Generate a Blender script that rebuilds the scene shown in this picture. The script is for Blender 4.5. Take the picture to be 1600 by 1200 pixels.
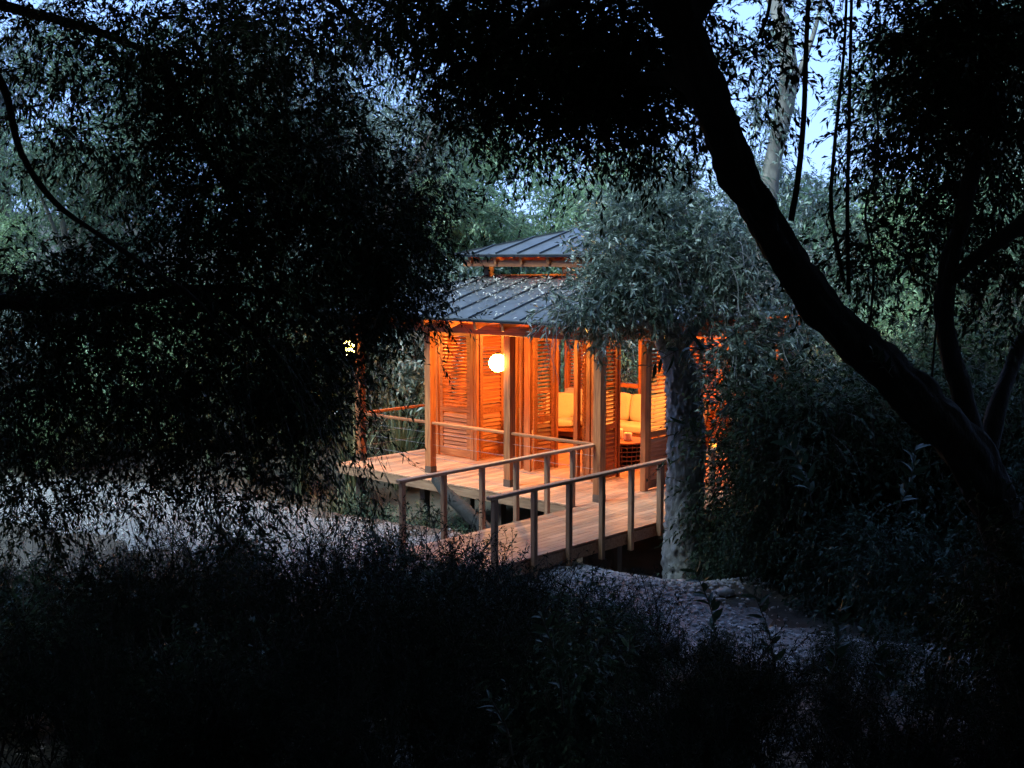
import bpy, bmesh, math, random
import numpy as np
from mathutils import Vector, Matrix, noise as mnoise

# ------------------------------------------------------------------ clear
for o in list(bpy.data.objects): bpy.data.objects.remove(o)
scene = bpy.context.scene
col = scene.collection
random.seed(5)

# ------------------------------------------------------------------ camera
F_PX, HORIZON, EYE = 1856.0, 402.0, 4.15      # focal length in photo pixels, horizon row, eye height above the deck
PITCH = math.atan((600 - HORIZON) / F_PX)
cam = bpy.data.cameras.new('camera')
cam.sensor_width = 36; cam.lens = 36 * F_PX / 1600; cam.clip_start = 0.05; cam.clip_end = 600
camo = bpy.data.objects.new('camera', cam); col.objects.link(camo)
camo.location = (0, 0, EYE); camo.rotation_euler = (math.pi / 2 - PITCH, 0, 0)
scene.camera = camo

# ------------------------------------------------------------------ dusk sky, and a soft high sun added to brighten roof and trees
SUN_EL, SUN_AZ = math.radians(52), math.radians(-125)     # azimuth clockwise from +Y (behind to the left; set high as added light on roof and trees)
world = bpy.data.worlds.new('World'); scene.world = world; world.use_nodes = True
wn = world.node_tree; wn.nodes.clear()
sky = wn.nodes.new('ShaderNodeTexSky'); sky.sky_type = 'NISHITA'; sky.sun_disc = False
sky.sun_elevation = SUN_EL; sky.sun_rotation = SUN_AZ; sky.air_density = 1.0; sky.dust_density = 0.3; sky.ozone_density = 4.0
tintn = wn.nodes.new('ShaderNodeMix'); tintn.data_type = 'RGBA'; tintn.blend_type = 'MULTIPLY'; tintn.inputs[0].default_value = 1
tintn.inputs[7].default_value = (.22, .22, .24, 1)
veil = wn.nodes.new('ShaderNodeMix'); veil.data_type = 'RGBA'; veil.inputs[0].default_value = 0.88     # thin even veil of dusk cloud over the clear sky
veil.inputs[7].default_value = (0.36, 0.63, 1.36, 1)
bgn = wn.nodes.new('ShaderNodeBackground'); bgn.inputs[1].default_value = 0.15
wo = wn.nodes.new('ShaderNodeOutputWorld')
wn.links.new(sky.outputs[0], tintn.inputs[6]); wn.links.new(tintn.outputs[2], veil.inputs[6]); wn.links.new(veil.outputs[2], bgn.inputs[0]); wn.links.new(bgn.outputs[0], wo.inputs[0])
sun = bpy.data.lights.new('sun', 'SUN'); sun.energy = 0.85; sun.angle = math.radians(30); sun.color = (.70, .95, 1.0)
suno = bpy.data.objects.new('sun', sun); col.objects.link(suno)
sd = Vector((math.sin(SUN_AZ) * math.cos(SUN_EL), math.cos(SUN_AZ) * math.cos(SUN_EL), math.sin(SUN_EL)))
suno.rotation_euler = sd.to_track_quat('Z', 'Y').to_euler(); suno.location = sd * 50
vs = scene.view_settings
vs.view_transform = 'Standard'; vs.look = 'None'; vs.gamma = 1; vs.exposure = 3.35; vs.use_curve_mapping = False
scene.cycles.max_bounces = 4; scene.cycles.diffuse_bounces = 3; scene.cycles.glossy_bounces = 2; scene.cycles.transmission_bounces = 2; scene.cycles.use_adaptive_sampling = True; scene.cycles.adaptive_threshold = .03; scene.cycles.caustics_reflective = False
scene.render.resolution_x = 1024; scene.render.resolution_y = 768

# ------------------------------------------------------------------ site coordinates
def pt(x, y, d):
    """world point at forward distance d on the sight line through photo pixel x, y"""
    cp, sp = math.cos(PITCH), math.sin(PITCH)
    X, Y, Z = x - 800, F_PX * cp + (600 - y) * sp, -F_PX * sp + (600 - y) * cp
    s = d / Y
    return Vector((X * s, d, EYE + Z * s))
def rad(px, d): return px / F_PX * d
AZ = math.atan2(2050, 1866)
CORNER = Vector((1.48587, 19.9501, 0))
ROOT_ROT = -(math.pi / 2 - AZ)
def P(u, v, z): return Vector((-u, v, z))          # pavilion frame: u along the front to the left, v into the building
def W(u, v, z=0):
    ud = (-math.sin(AZ), math.cos(AZ)); vd = (math.cos(AZ), math.sin(AZ))
    return Vector((CORNER.x + ud[0] * u + vd[0] * v, CORNER.y + ud[1] * u + vd[1] * v, z))
def UV(x, y):
    dx, dy = x - CORNER.x, y - CORNER.y
    return -math.sin(AZ) * dx + math.cos(AZ) * dy, math.cos(AZ) * dx + math.sin(AZ) * dy

# ------------------------------------------------------------------ object helpers
def link(o, parent=None):
    col.objects.link(o)
    if parent: o.parent = parent
    return o
def obj(name, mesh, mat=None, parent=None, loc=(0, 0, 0), rot=None):
    o = bpy.data.objects.new(name, mesh); link(o, parent); o.location = loc
    if rot is not None: o.rotation_mode = 'QUATERNION'; o.rotation_quaternion = rot
    if mat and mesh and not mesh.materials: mesh.materials.append(mat)
    return o
def tag(o, label=None, cat=None, group=None, kind=None):
    if label: o['label'] = label
    if cat: o['category'] = cat
    if group: o['group'] = group
    if kind: o['kind'] = kind
    return o
def thing(name, label, cat, loc=(0, 0, 0), rz=0, group=None):
    o = bpy.data.objects.new(name, None); link(o); o.location = loc; o.rotation_euler = (0, 0, rz); o.empty_display_size = .2
    return tag(o, label, cat, group)
def copy_tree(o, parent=None):
    c = o.copy(); col.objects.link(c); c.parent = parent
    for ch in list(o.children): copy_tree(ch, c)
    return c

_box = {}
def box_mesh(lx, ly, lz, mat, bev=0.004):
    k = (round(lx, 3), round(ly, 3), round(lz, 3), mat.name)
    if k in _box: return _box[k]
    bm = bmesh.new(); bmesh.ops.create_cube(bm, size=1)
    for v in bm.verts: v.co = Vector((v.co.x * lx, v.co.y * ly, v.co.z * lz))
    b = min(bev, .2 * min(lx, ly, lz))
    bmesh.ops.bevel(bm, geom=list(bm.edges), offset=b, segments=1, affect='EDGES')
    me = bpy.data.meshes.new('box'); bm.to_mesh(me); bm.free(); me.materials.append(mat); _box[k] = me
    return me
def frame_quat(d, up=None):
    x = Vector(d).normalized()
    u = Vector(up) if up else (Vector((0, 0, 1)) if abs(x.z) < .95 else Vector((0, 1, 0)))
    z = (u - x * u.dot(x)).normalized(); y = z.cross(x)
    return Matrix((x, y, z)).transposed().to_quaternion()
def bar(name, a, b, w, h, mat, parent, up=None, bev=.004):
    """timber from a to b, w across, h high; grain along its length"""
    a, b = Vector(a), Vector(b); d = b - a
    return obj(name, box_mesh(d.length, w, h, mat, bev), None, parent, (a + b) / 2, frame_quat(d, up))
class MB:
    """collects several boxes into one mesh (one part)"""
    def __init__(s): s.v = []; s.f = []
    def bar(s, a, b, w, h, up=None):
        a, b = Vector(a), Vector(b); d = b - a; q = frame_quat(d, up).to_matrix(); c = (a + b) / 2; L = d.length; n = len(s.v)
        for x in (-.5, .5):
            for y in (-.5, .5):
                for z in (-.5, .5): s.v.append(c + q @ Vector((x * L, y * w, z * h)))
        s.f += [tuple(n + i for i in q4) for q4 in ((0, 1, 3, 2), (4, 6, 7, 5), (0, 4, 5, 1), (2, 3, 7, 6), (0, 2, 6, 4), (1, 5, 7, 3))]
    def poly(s, pts):
        n = len(s.v); s.v += [Vector(p) for p in pts]; s.f.append(tuple(range(n, n + len(pts))))
    def prism(s, pts, off):
        n = len(s.v); m = len(pts); off = Vector(off)
        s.v += [Vector(p) for p in pts] + [Vector(p) + off for p in pts]
        s.f += [tuple(range(n, n + m)), tuple(range(n + 2 * m - 1, n + m - 1, -1))]
        s.f += [(n + i, n + m + i, n + m + (i + 1) % m, n + (i + 1) % m) for i in range(m)]
    def build(s, name, mat, parent=None, loc=(0, 0, 0), smooth=False):
        me = bpy.data.meshes.new(name); me.from_pydata(s.v, [], s.f); me.materials.append(mat)
        bm = bmesh.new(); bm.from_mesh(me); bmesh.ops.recalc_face_normals(bm, faces=bm.faces); bm.to_mesh(me); bm.free()
        if smooth: me.polygons.foreach_set('use_smooth', [True] * len(me.polygons))
        return obj(name, me, None, parent, loc)
def lathe(name, prof, mat, parent=None, loc=(0, 0, 0), n=24):
    v, f = [], []
    for r, z in prof:
        for i in range(n): v.append((r * math.cos(2 * math.pi * i / n), r * math.sin(2 * math.pi * i / n), z))
    for j in range(len(prof) - 1):
        for i in range(n): f.append((j * n + i, j * n + (i + 1) % n, (j + 1) * n + (i + 1) % n, (j + 1) * n + i))
    f.append(tuple(range(n - 1, -1, -1))); f.append(tuple((len(prof) - 1) * n + i for i in range(n)))
    me = bpy.data.meshes.new(name); me.from_pydata(v, [], f); me.materials.append(mat)
    me.polygons.foreach_set('use_smooth', [True] * len(me.polygons))
    return obj(name, me, None, parent, loc)
def cushion_mesh(lx, ly, lz, mat, puff=.04):
    bm = bmesh.new(); bmesh.ops.create_cube(bm, size=1)
    bmesh.ops.subdivide_edges(bm, edges=list(bm.edges), cuts=5, use_grid_fill=True)
    for v in bm.verts:
        x, y, z = v.co * 2
        k = 1 + puff * (1 - x * x) + puff * (1 - y * y)
        r = 1 - .06 * (abs(x) ** 6 * abs(y) ** 6 + abs(x) ** 6 * abs(z) ** 6 + abs(y) ** 6 * abs(z) ** 6)
        v.co = Vector((x * lx / 2 * r, y * ly / 2 * r, z * lz / 2 * r * k))
    me = bpy.data.meshes.new('cushion'); bm.to_mesh(me); bm.free(); me.materials.append(mat)
    me.polygons.foreach_set('use_smooth', [True] * len(me.polygons))
    return me

def np_mesh(name, V, Q, mats, tint=None, smooth=False):
    me = bpy.data.meshes.new(name)
    V = np.asarray(V, np.float32); Q = np.asarray(Q, np.int32)
    me.vertices.add(len(V)); me.vertices.foreach_set('co', V.ravel())
    k = Q.shape[1]
    me.loops.add(Q.size); me.loops.foreach_set('vertex_index', Q.ravel())
    me.polygons.add(len(Q)); me.polygons.foreach_set('loop_start', np.arange(0, Q.size, k, dtype=np.int32))
    if tint is not None:
        a = me.attributes.new('tint', 'FLOAT', 'FACE'); a.data.foreach_set('value', np.asarray(tint, np.float32))
    for m in (mats if isinstance(mats, (list, tuple)) else [mats]): me.materials.append(m)
    if smooth: me.polygons.foreach_set('use_smooth', [True] * len(Q))
    me.update(calc_edges=True); me.validate()
    return me

# ------------------------------------------------------------------ materials
def newmat(name):
    m = bpy.data.materials.new(name); m.use_nodes = True; nt = m.node_tree
    return m, nt, nt.nodes['Principled BSDF'], nt.nodes, nt.links
def ramp(N, stops):
    r = N.new('ShaderNodeValToRGB')
    while len(r.color_ramp.elements) < len(stops): r.color_ramp.elements.new(.5)
    for e, (p, c) in zip(r.color_ramp.elements, stops): e.position = p; e.color = (*c, 1)
    return r
def wood(name, dark, mid, light, rough=.55, bump=.25):
    m, nt, b, N, L = newmat(name)
    tc = N.new('ShaderNodeTexCoord'); oi = N.new('ShaderNodeObjectInfo')
    mp = N.new('ShaderNodeMapping'); mp.inputs['Scale'].default_value = (1.3, 22, 22)
    off = N.new('ShaderNodeVectorMath'); off.operation = 'SCALE'; off.inputs[0].default_value = (37, 19, 53)
    L.new(oi.outputs['Random'], off.inputs['Scale']); L.new(tc.outputs['Object'], mp.inputs['Vector']); L.new(off.outputs[0], mp.inputs['Location'])
    n1 = N.new('ShaderNodeTexNoise'); n1.inputs['Scale'].default_value = 1.6; n1.inputs['Detail'].default_value = 6; n1.inputs['Distortion'].default_value = .5
    L.new(mp.outputs[0], n1.inputs['Vector'])
    r = ramp(N, [(.28, dark), (.5, mid), (.74, light)]); L.new(n1.outputs[0], r.inputs[0])
    hs = N.new('ShaderNodeHueSaturation'); mr = N.new('ShaderNodeMapRange'); mr.inputs['To Min'].default_value = .7; mr.inputs['To Max'].default_value = 1.3
    L.new(oi.outputs['Random'], mr.inputs['Value']); L.new(mr.outputs[0], hs.inputs['Value']); L.new(r.outputs[0], hs.inputs['Color'])
    n2 = N.new('ShaderNodeTexNoise'); n2.inputs['Scale'].default_value = 2.2; n2.inputs['Detail'].default_value = 4; L.new(tc.outputs['Object'], n2.inputs['Vector'])
    mx = N.new('ShaderNodeMix'); mx.data_type = 'RGBA'; mx.blend_type = 'MULTIPLY'; mx.inputs[0].default_value = .45
    L.new(hs.outputs[0], mx.inputs[6]); rr = ramp(N, [(.3, (.55, .5, .5)), (.65, (1, 1, 1))]); L.new(n2.outputs[0], rr.inputs[0]); L.new(rr.outputs[0], mx.inputs[7])
    L.new(mx.outputs[2], b.inputs['Base Color']); b.inputs['Roughness'].default_value = rough
    bp = N.new('ShaderNodeBump'); bp.inputs['Strength'].default_value = bump; bp.inputs['Distance'].default_value = .004
    L.new(n1.outputs[0], bp.inputs['Height']); L.new(bp.outputs[0], b.inputs['Normal'])
    return m
def leafmat(name, stops, rough=.45, trans=.22, spec=.4):
    m, nt, b, N, L = newmat(name)
    at = N.new('ShaderNodeAttribute'); at.attribute_name = 'tint'
    r = ramp(N, stops); L.new(at.outputs['Fac'], r.inputs[0]); L.new(r.outputs[0], b.inputs['Base Color'])
    b.inputs['Roughness'].default_value = rough; b.inputs['Specular IOR Level'].default_value = spec
    t = N.new('ShaderNodeBsdfTranslucent'); L.new(r.outputs[0], t.inputs[0])
    ms = N.new('ShaderNodeMixShader'); ms.inputs[0].default_value = trans
    L.new(b.outputs[0], ms.inputs[1]); L.new(t.outputs[0], ms.inputs[2]); L.new(ms.outputs[0], N['Material Output'].inputs[0])
    return m
def noisemat(name, scale, stops, rough=.8, bump=.4, bdist=.02, detail=8, coord='Object', metal=0, map_scale=(1, 1, 1)):
    m, nt, b, N, L = newmat(name)
    tc = N.new('ShaderNodeTexCoord'); mp = N.new('ShaderNodeMapping'); mp.inputs['Scale'].default_value = map_scale; L.new(tc.outputs[coord], mp.inputs[0])
    n1 = N.new('ShaderNodeTexNoise'); n1.inputs['Scale'].default_value = scale; n1.inputs['Detail'].default_value = detail; n1.inputs['Roughness'].default_value = .65
    L.new(mp.outputs[0], n1.inputs['Vector']); r = ramp(N, stops); L.new(n1.outputs[0], r.inputs[0]); L.new(r.outputs[0], b.inputs['Base Color'])
    b.inputs['Roughness'].default_value = rough; b.inputs['Metallic'].default_value = metal
    bp = N.new('ShaderNodeBump'); bp.inputs['Strength'].default_value = bump; bp.inputs['Distance'].default_value = bdist
    L.new(n1.outputs[0], bp.inputs['Height']); L.new(bp.outputs[0], b.inputs['Normal'])
    return m
def emit(name, c, s):
    m, nt, b, N, L = newmat(name)
    b.inputs['Base Color'].default_value = (*c, 1); b.inputs['Emission Color'].default_value = (*c, 1); b.inputs['Emission Strength'].default_value = s
    return m
LAMP = (1.0, .40, .085)
M = dict(
    cedar=wood('cedar', (.16, .046, .015), (.31, .098, .032), (.44, .165, .060)),
    deck=wood('deck_timber', (.28, .13, .072), (.42, .205, .115), (.53, .285, .168), .6, .35),
    weathered=wood('weathered_timber', (.21, .10, .055), (.35, .18, .10), (.46, .26, .155), .65, .4),
    dark_timber=wood('dark_timber', (.05, .03, .02), (.09, .055, .038), (.14, .085, .06)),
    metal=noisemat('roof_metal', 3.0, [(.3, (.05, .052, .054)), (.55, (.08, .08, .082)), (.8, (.12, .118, .115))], .5, .15, .01, metal=.35),
    trim=noisemat('roof_trim', 5, [(.3, (.045, .05, .055)), (.7, (.075, .08, .085))], .4, .1, .005, metal=.35),
    steel=noisemat('steel', 30, [(.3, (.35, .35, .36)), (.7, (.5, .5, .5))], .35, .05, .001, metal=1),
    black=noisemat('black_metal', 20, [(.3, (.015, .014, .013)), (.7, (.03, .028, .026))], .45, .1, .002, metal=.4),
    fabric=noisemat('cream_fabric', 60, [(.3, (.46, .37, .29)), (.7, (.58, .48, .39))], .9, .3, .003),
    rattan=noisemat('rattan', 40, [(.3, (.14, .07, .035)), (.7, (.26, .14, .07))], .6, .4, .003),
    terracotta=noisemat('red_shade', 40, [(.3, (.38, .07, .03)), (.7, (.48, .11, .05))], .8, .2, .002),
    wax=noisemat('candle_wax', 15, [(.3, (.72, .64, .48)), (.7, (.82, .74, .58))], .5, .1, .002),
    globe=emit('globe_glow', (1.0, .44, .075), 30), pendant=emit('pendant_glow', (1.0, .335, .055), 98),
    shade=emit('lamp_shade_glow', (1.0, .34, .04), 0.45),
    ground=noisemat('forest_soil', 1.3, [(.3, (.030, .024, .017)), (.55, (.06, .048, .034)), (.8, (.11, .088, .062))], .95, .8, .05),
    gravel=noisemat('gravel', 16, [(.28, (.07, .064, .058)), (.5, (.17, .157, .146)), (.75, (.33, .31, .29))], .9, 1.0, .03),
    stone=noisemat('stone', 8, [(.3, (.26, .245, .23)), (.7, (.50, .47, .44))], .85, .5, .01),
    bark_grey=noisemat('grey_bark', 9, [(.3, (.11, .107, .105)), (.5, (.28, .273, .268)), (.75, (.48, .47, .465))], .9, 1.0, .03, map_scale=(1, 1, .45)),
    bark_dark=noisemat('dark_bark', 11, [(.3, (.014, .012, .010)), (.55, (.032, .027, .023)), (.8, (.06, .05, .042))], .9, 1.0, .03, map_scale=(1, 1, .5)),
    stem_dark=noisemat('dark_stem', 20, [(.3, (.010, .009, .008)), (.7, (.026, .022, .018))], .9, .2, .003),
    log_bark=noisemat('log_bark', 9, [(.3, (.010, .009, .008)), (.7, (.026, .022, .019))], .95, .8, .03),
    bark_pale=noisemat('pale_bark', 3, [(.3, (.10, .085, .07)), (.5, (.24, .21, .175)), (.75, (.36, .32, .28))], .85, .6, .02, map_scale=(1, 1, .5)),
    twig=noisemat('twig', 20, [(.3, (.05, .042, .035)), (.7, (.10, .085, .07))], .85, .2, .003),
    twig_grey=noisemat('grey_twig', 20, [(.3, (.13, .125, .12)), (.7, (.26, .25, .245))], .85, .2, .003),
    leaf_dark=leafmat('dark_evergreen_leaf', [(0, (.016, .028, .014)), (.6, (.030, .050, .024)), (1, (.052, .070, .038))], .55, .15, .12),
    leaf_silver=leafmat('silvery_leaf', [(0, (.045, .075, .052)), (.45, (.14, .185, .14)), (.75, (.30, .36, .30)), (1, (.52, .57, .52))], .38, .28, .6),
    leaf_mid=leafmat('mid_green_leaf', [(0, (.07, .12, .07)), (.5, (.13, .20, .12)), (1, (.24, .31, .20))], .42, .4),
    leaf_bright=leafmat('bright_green_leaf', [(0, (.16, .25, .12)), (.5, (.27, .38, .20)), (1, (.40, .50, .30))], .42, .48),
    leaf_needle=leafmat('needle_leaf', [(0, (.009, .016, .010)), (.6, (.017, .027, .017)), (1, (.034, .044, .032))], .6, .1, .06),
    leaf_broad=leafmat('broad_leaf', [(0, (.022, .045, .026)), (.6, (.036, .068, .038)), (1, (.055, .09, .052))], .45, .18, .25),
    leaf_yellow=leafmat('yellowing_leaf', [(0, (.14, .15, .03)), (1, (.28, .29, .07))], .5, .3),
    reed=leafmat('reed_blade', [(0, (.06, .085, .045)), (.5, (.12, .15, .085)), (1, (.24, .24, .15))], .5, .3),
    agave=leafmat('agave_blade', [(0, (.08, .13, .11)), (1, (.17, .24, .20))], .4, .15),
    dry=leafmat('dry_leaf', [(0, (.20, .15, .11)), (.5, (.42, .36, .30)), (1, (.66, .61, .55))], .8, .1, .2),
)

# ------------------------------------------------------------------ terrain
def sstep(a, b, x):
    t = np.clip((x - a) / (b - a), 0, 1); return t * t * (3 - 2 * t)
def gz(x, y):
    x = np.asarray(x, float); y = np.asarray(y, float)
    z = 2.6 + (-.35 - 2.6) * sstep(-1, 15.5, y)
    z = z + np.clip(-y - 1.5, 0, 18) * .55  # unseen rise behind the camera, added to block sky light
    u = -math.sin(AZ) * (x - CORNER.x) + math.cos(AZ) * (y - CORNER.y); v = math.cos(AZ) * (x - CORNER.x) + math.sin(AZ) * (y - CORNER.y)
    g = sstep(-4.2, -2.4, u) * sstep(9.5, 7.0, u) * sstep(-2.6, -.6, v) * sstep(9.5, 7, v)
    z = z - 1.25 * g
    z = z + np.clip(y - 31, 0, 60) * .09 + np.clip(np.abs(x) - 14, 0, 40) * .10
    z = z + np.clip(np.abs(x) - (5.6 + .34 * np.clip(y, 0, 40)), 0, 14) * .60 * sstep(26, 12, y)  # unseen banks on both sides, shaped to keep the foreground dark
    z = z + .10 * np.sin(x * .9 + 1.3 * np.sin(y * .6)) * np.cos(y * .8 + .7) + .04 * np.sin(x * 2.7 + y * 1.9)
    return z
def g1(x, y): return float(gz(x, y))
def spaced(lo, hi, n, k):
    t = np.linspace(-1, 1, n); s = np.sinh(k * t) / math.sinh(k)
    return np.where(s < 0, -s * lo, s * hi)
gx = spaced(-220, 220, 181, 4.2); gy = spaced(-120, 330, 221, 4.4) + 13
GX, GY = np.meshgrid(gx, gy); GZ = gz(GX, GY)
V = np.stack([GX, GY, GZ], -1).reshape(-1, 3); nx = len(gx)
i, j = np.meshgrid(np.arange(nx - 1), np.arange(len(gy) - 1)); a = (j * nx + i).ravel()
ground = obj('ground', np_mesh('ground', V, np.stack([a, a + 1, a + 1 + nx, a + nx], 1), M['ground'], smooth=True))
tag(ground, 'dark forest soil sloping down from the viewer to the pavilion', 'ground', kind='structure')

def catmull(pts, n):
    pts = [np.array(p, float) for p in pts]; P_ = [2 * pts[0] - pts[1]] + pts + [2 * pts[-1] - pts[-2]]
    out = []
    for k in range(len(pts) - 1):
        a, b, c, d = P_[k:k + 4]
        for t in np.linspace(0, 1, n, endpoint=False):
            out.append(.5 * (2 * b + (c - a) * t + (2 * a - 5 * b + 4 * c - d) * t * t + (3 * b - a - 3 * c + d) * t ** 3))
    out.append(pts[-1]); return np.array(out)
def path_strip(name, ctrl, label):
    c = catmull(ctrl, 14)                                # x, y, half width
    n = len(c); K = 17; d = np.gradient(c[:, :2], axis=0); d /= np.linalg.norm(d, axis=1)[:, None]; nr = np.stack([-d[:, 1], d[:, 0]], 1)
    rg = np.random.default_rng(2); V = []
    for k in range(n):
        e0, e1 = 1 + .12 * math.sin(k * .9) + .06 * rg.normal(), 1 + .12 * math.sin(k * 1.3 + 1) + .06 * rg.normal()
        for s in np.linspace(-1, 1, K):
            w = c[k, 2] * (e0 if s < 0 else e1) * s
            x, y = c[k, 0] + nr[k, 0] * w, c[k, 1] + nr[k, 1] * w
            V.append((x, y, g1(x, y) + .10 * (1 - abs(s) ** 6) - .06))
    i, j = np.meshgrid(np.arange(K - 1), np.arange(n - 1)); a = (j * K + i).ravel()
    o = obj(name, np_mesh(name, V, np.stack([a, a + 1, a + 1 + K, a + K], 1), M['gravel'], smooth=True))
    return tag(o, label, 'path', kind='structure'), c
PATH = [(-19, 23.5, 2.2), (-13, 23, 2.0), (-8.5, 21.6, 2.2), (-5.2, 19.9, 2.1), (-2.6, 17.8, 1.8), (-.3, 15.4, 1.6), (1.7, 14.4, 1.6), (3.0, 12.6, 1.5), (4.2, 10.6, 1.5), (5.6, 8.6, 1.5), (7.5, 6.5, 1.5)]
path_o, path_c = path_strip('gravel_path', PATH, 'pale gravel path curving past the near end of the footbridge')
bank, _ = path_strip('gravel_bank', [(.4, 15.6, 1.2), (1.6, 16.7, 1.3), (2.9, 17.0, 1.2)], 'pale stony bank below the side of the footbridge')

# loose stones lying on the gravel (too many to count)
def rock_verts(rg, r):
    bm = bmesh.new(); bmesh.ops.create_icosphere(bm, subdivisions=1, radius=1)
    s = rg.uniform(.6, 1.3, 3) * r; s[2] *= .7
    v = np.array([list(x.co) for x in bm.verts]) * s * rg.uniform(.75, 1.2, (len(bm.verts), 1)); f = np.array([[q.index for q in p.verts] for p in bm.faces]); bm.free()
    return v, f
rg = np.random.default_rng(8)
rocks = [rock_verts(rg, 1) for _ in range(6)]
def stones(name, pts, sizes, label):
    VV, FF = [], []; n = 0
    for (x, y), s in zip(pts, sizes):
        v, f = rocks[rg.integers(6)]; a = rg.uniform(0, 6.28); ca, sa = math.cos(a), math.sin(a)
        q = v * s; q = np.stack([q[:, 0] * ca - q[:, 1] * sa + x, q[:, 0] * sa + q[:, 1] * ca + y, q[:, 2] + g1(x, y) + .05 + s * .15], 1)
        VV.append(q); FF.append(f + n); n += len(v)
    return tag(obj(name, np_mesh(name, np.concatenate(VV), np.concatenate(FF), M['stone'])), label, 'stones', kind='stuff')
pp = []
for _ in range(4200):
    c = path_c[rg.integers(28, len(path_c))]; a = rg.uniform(0, 6.28); r = c[2] * .95 * math.sqrt(rg.random())
    pp.append((c[0] + r * math.cos(a), c[1] + r * math.sin(a)))
for _ in range(2600):
    pp.append((rg.normal(1.7, .9), rg.normal(16.5, .6)))
stones('loose_gravel', pp, rg.uniform(.012, .045, len(pp)), 'loose pale pebbles scattered over the path and bank')
for k in range(26):
    x, y = rg.normal(1.9, .75), rg.normal(16.7, .5); s = rg.uniform(.07, .16); v, f = rocks[k % 6]
    o = obj('rock', np_mesh('rock', v * s, f, M['stone']), None, None, (x, y, g1(x, y) + s * .35))
    o.rotation_euler = (0, 0, rg.uniform(0, 6))
    tag(o, 'pale rock lying on the stony bank beside the footbridge', 'rock', 'rocks on the bank by the footbridge')

# ------------------------------------------------------------------ pavilion
pav = thing('pavilion', 'lamplit cedar pavilion with louvred shutters under a two-tier grey metal roof', 'pavilion', CORNER, ROOT_ROT)
U0, U1, V0, V1 = -1.85, 6.32, -.55, 7.0          # deck
deck = MB(); deck.bar(P(U0, V0 + .02, -.12), P(U1, V0 + .02, -.12), .04, .16); deck.bar(P(U1 - .02, V0 + .05, -.12), P(U1 - .02, V1, -.12), .04, .16)
deck.bar(P(U0 + .02, V0 + .05, -.12), P(U0 + .02, V1, -.12), .04, .16); deck.bar(P(U0, V1 - .02, -.12), P(U1, V1 - .02, -.12), .04, .16)
for k in range(14): deck.bar(P(U0 + .05, .1 + k * .5, -.125), P(U1 - .05, .1 + k * .5, -.125), .05, .14)
deck = deck.build('deck', M['weathered'], pav)
joints = [V0 - .01, 1.15, 3.1, 5.05, V1]
npl = 58; pw = (U1 - U0) / npl
for k in range(npl):
    uc = U0 + pw * (k + .5)
    for q in range(4):
        a, b = joints[q] + .003, joints[q + 1] - .003
        bar('plank', P(uc, a, -.016), P(uc, b, -.016), pw - .006, .032, M['deck'], deck, bev=.003)
# piles under the deck
for (u, v) in ((6, -.2), (4.1, -.2), (2.1, -.2), (.2, -.2), (-1.6, .6), (-1.6, 3), (-1.6, 5.5), (6, 3), (6, 6.5), (3, 6.5)):
    w = W(u, v); bar('pile', P(u, v, g1(w.x, w.y) - .1), P(u, v, -.2), .14, .14, M['dark_timber'], pav)
# veranda posts: two boards with a spacer, on a dark shoe
POSTS = [(0, 0), (2.07, 0), (4.14, 0), (6.2, 0), (6.2, 2.1), (6.2, 4.2), (6.2, 6.2), (0, 6.2), (3.1, 6.2)]
for (u, v) in POSTS:
    po = bar('post', P(u, v, .13), P(u, v, 3.0), .155, .155, M['cedar'], pav)
    mb = MB(); mb.bar(P(u, v, 0.001), P(u, v, .13), .162, .162); mb.build('post_shoe', M['dark_timber'], pav)
# ring beam on the posts
mb = [((-.23, -.15), (6.43, -.15)), ((6.35, -.08), (6.35, 6.28)), ((6.43, 6.35), (-.23, 6.35)), ((-.15, 6.28), (-.15, -.08))]
for a, b in mb: bar('ring_beam', P(*a, 2.84), P(*b, 2.84), .10, .17, M['cedar'], pav)
# railings
def rail_run(pts, posts, parent, cap_mat, cables=True, z=1.0):
    for a, b in zip(pts[:-1], pts[1:]):
        r = bar('top_rail', P(*a, z - .025), P(*b, z - .025), .10, .05, cap_mat, parent, bev=.008)
        if cables:
            for h in (.30, .55, .78):
                bar('rail_cable', P(*a, h), P(*b, h), .007, .007, M['steel'], parent, bev=.001)
    for (u, v, z0) in posts: bar('baluster_post', P(u, v, z0), P(u, v, z - .05), .085, .085, cap_mat, parent)
for k in range(3): rail_run([(POSTS[k][0] + .08, 0), (POSTS[k + 1][0] - .08, 0)], [], pav, M['cedar'])
for k in range(3, 6): rail_run([(6.2, POSTS[k][1] + .08), (6.2, POSTS[k + 1][1] - .08)], [], pav, M['cedar'])
rail_run([(-1.70, -.5), (-1.70, 6.9)], [(-1.70, v, -.2) for v in (-.62, .1, .85, 1.6, 2.6, 3.6, 4.6, 5.6, 6.8)], pav, M['weathered'])

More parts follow.
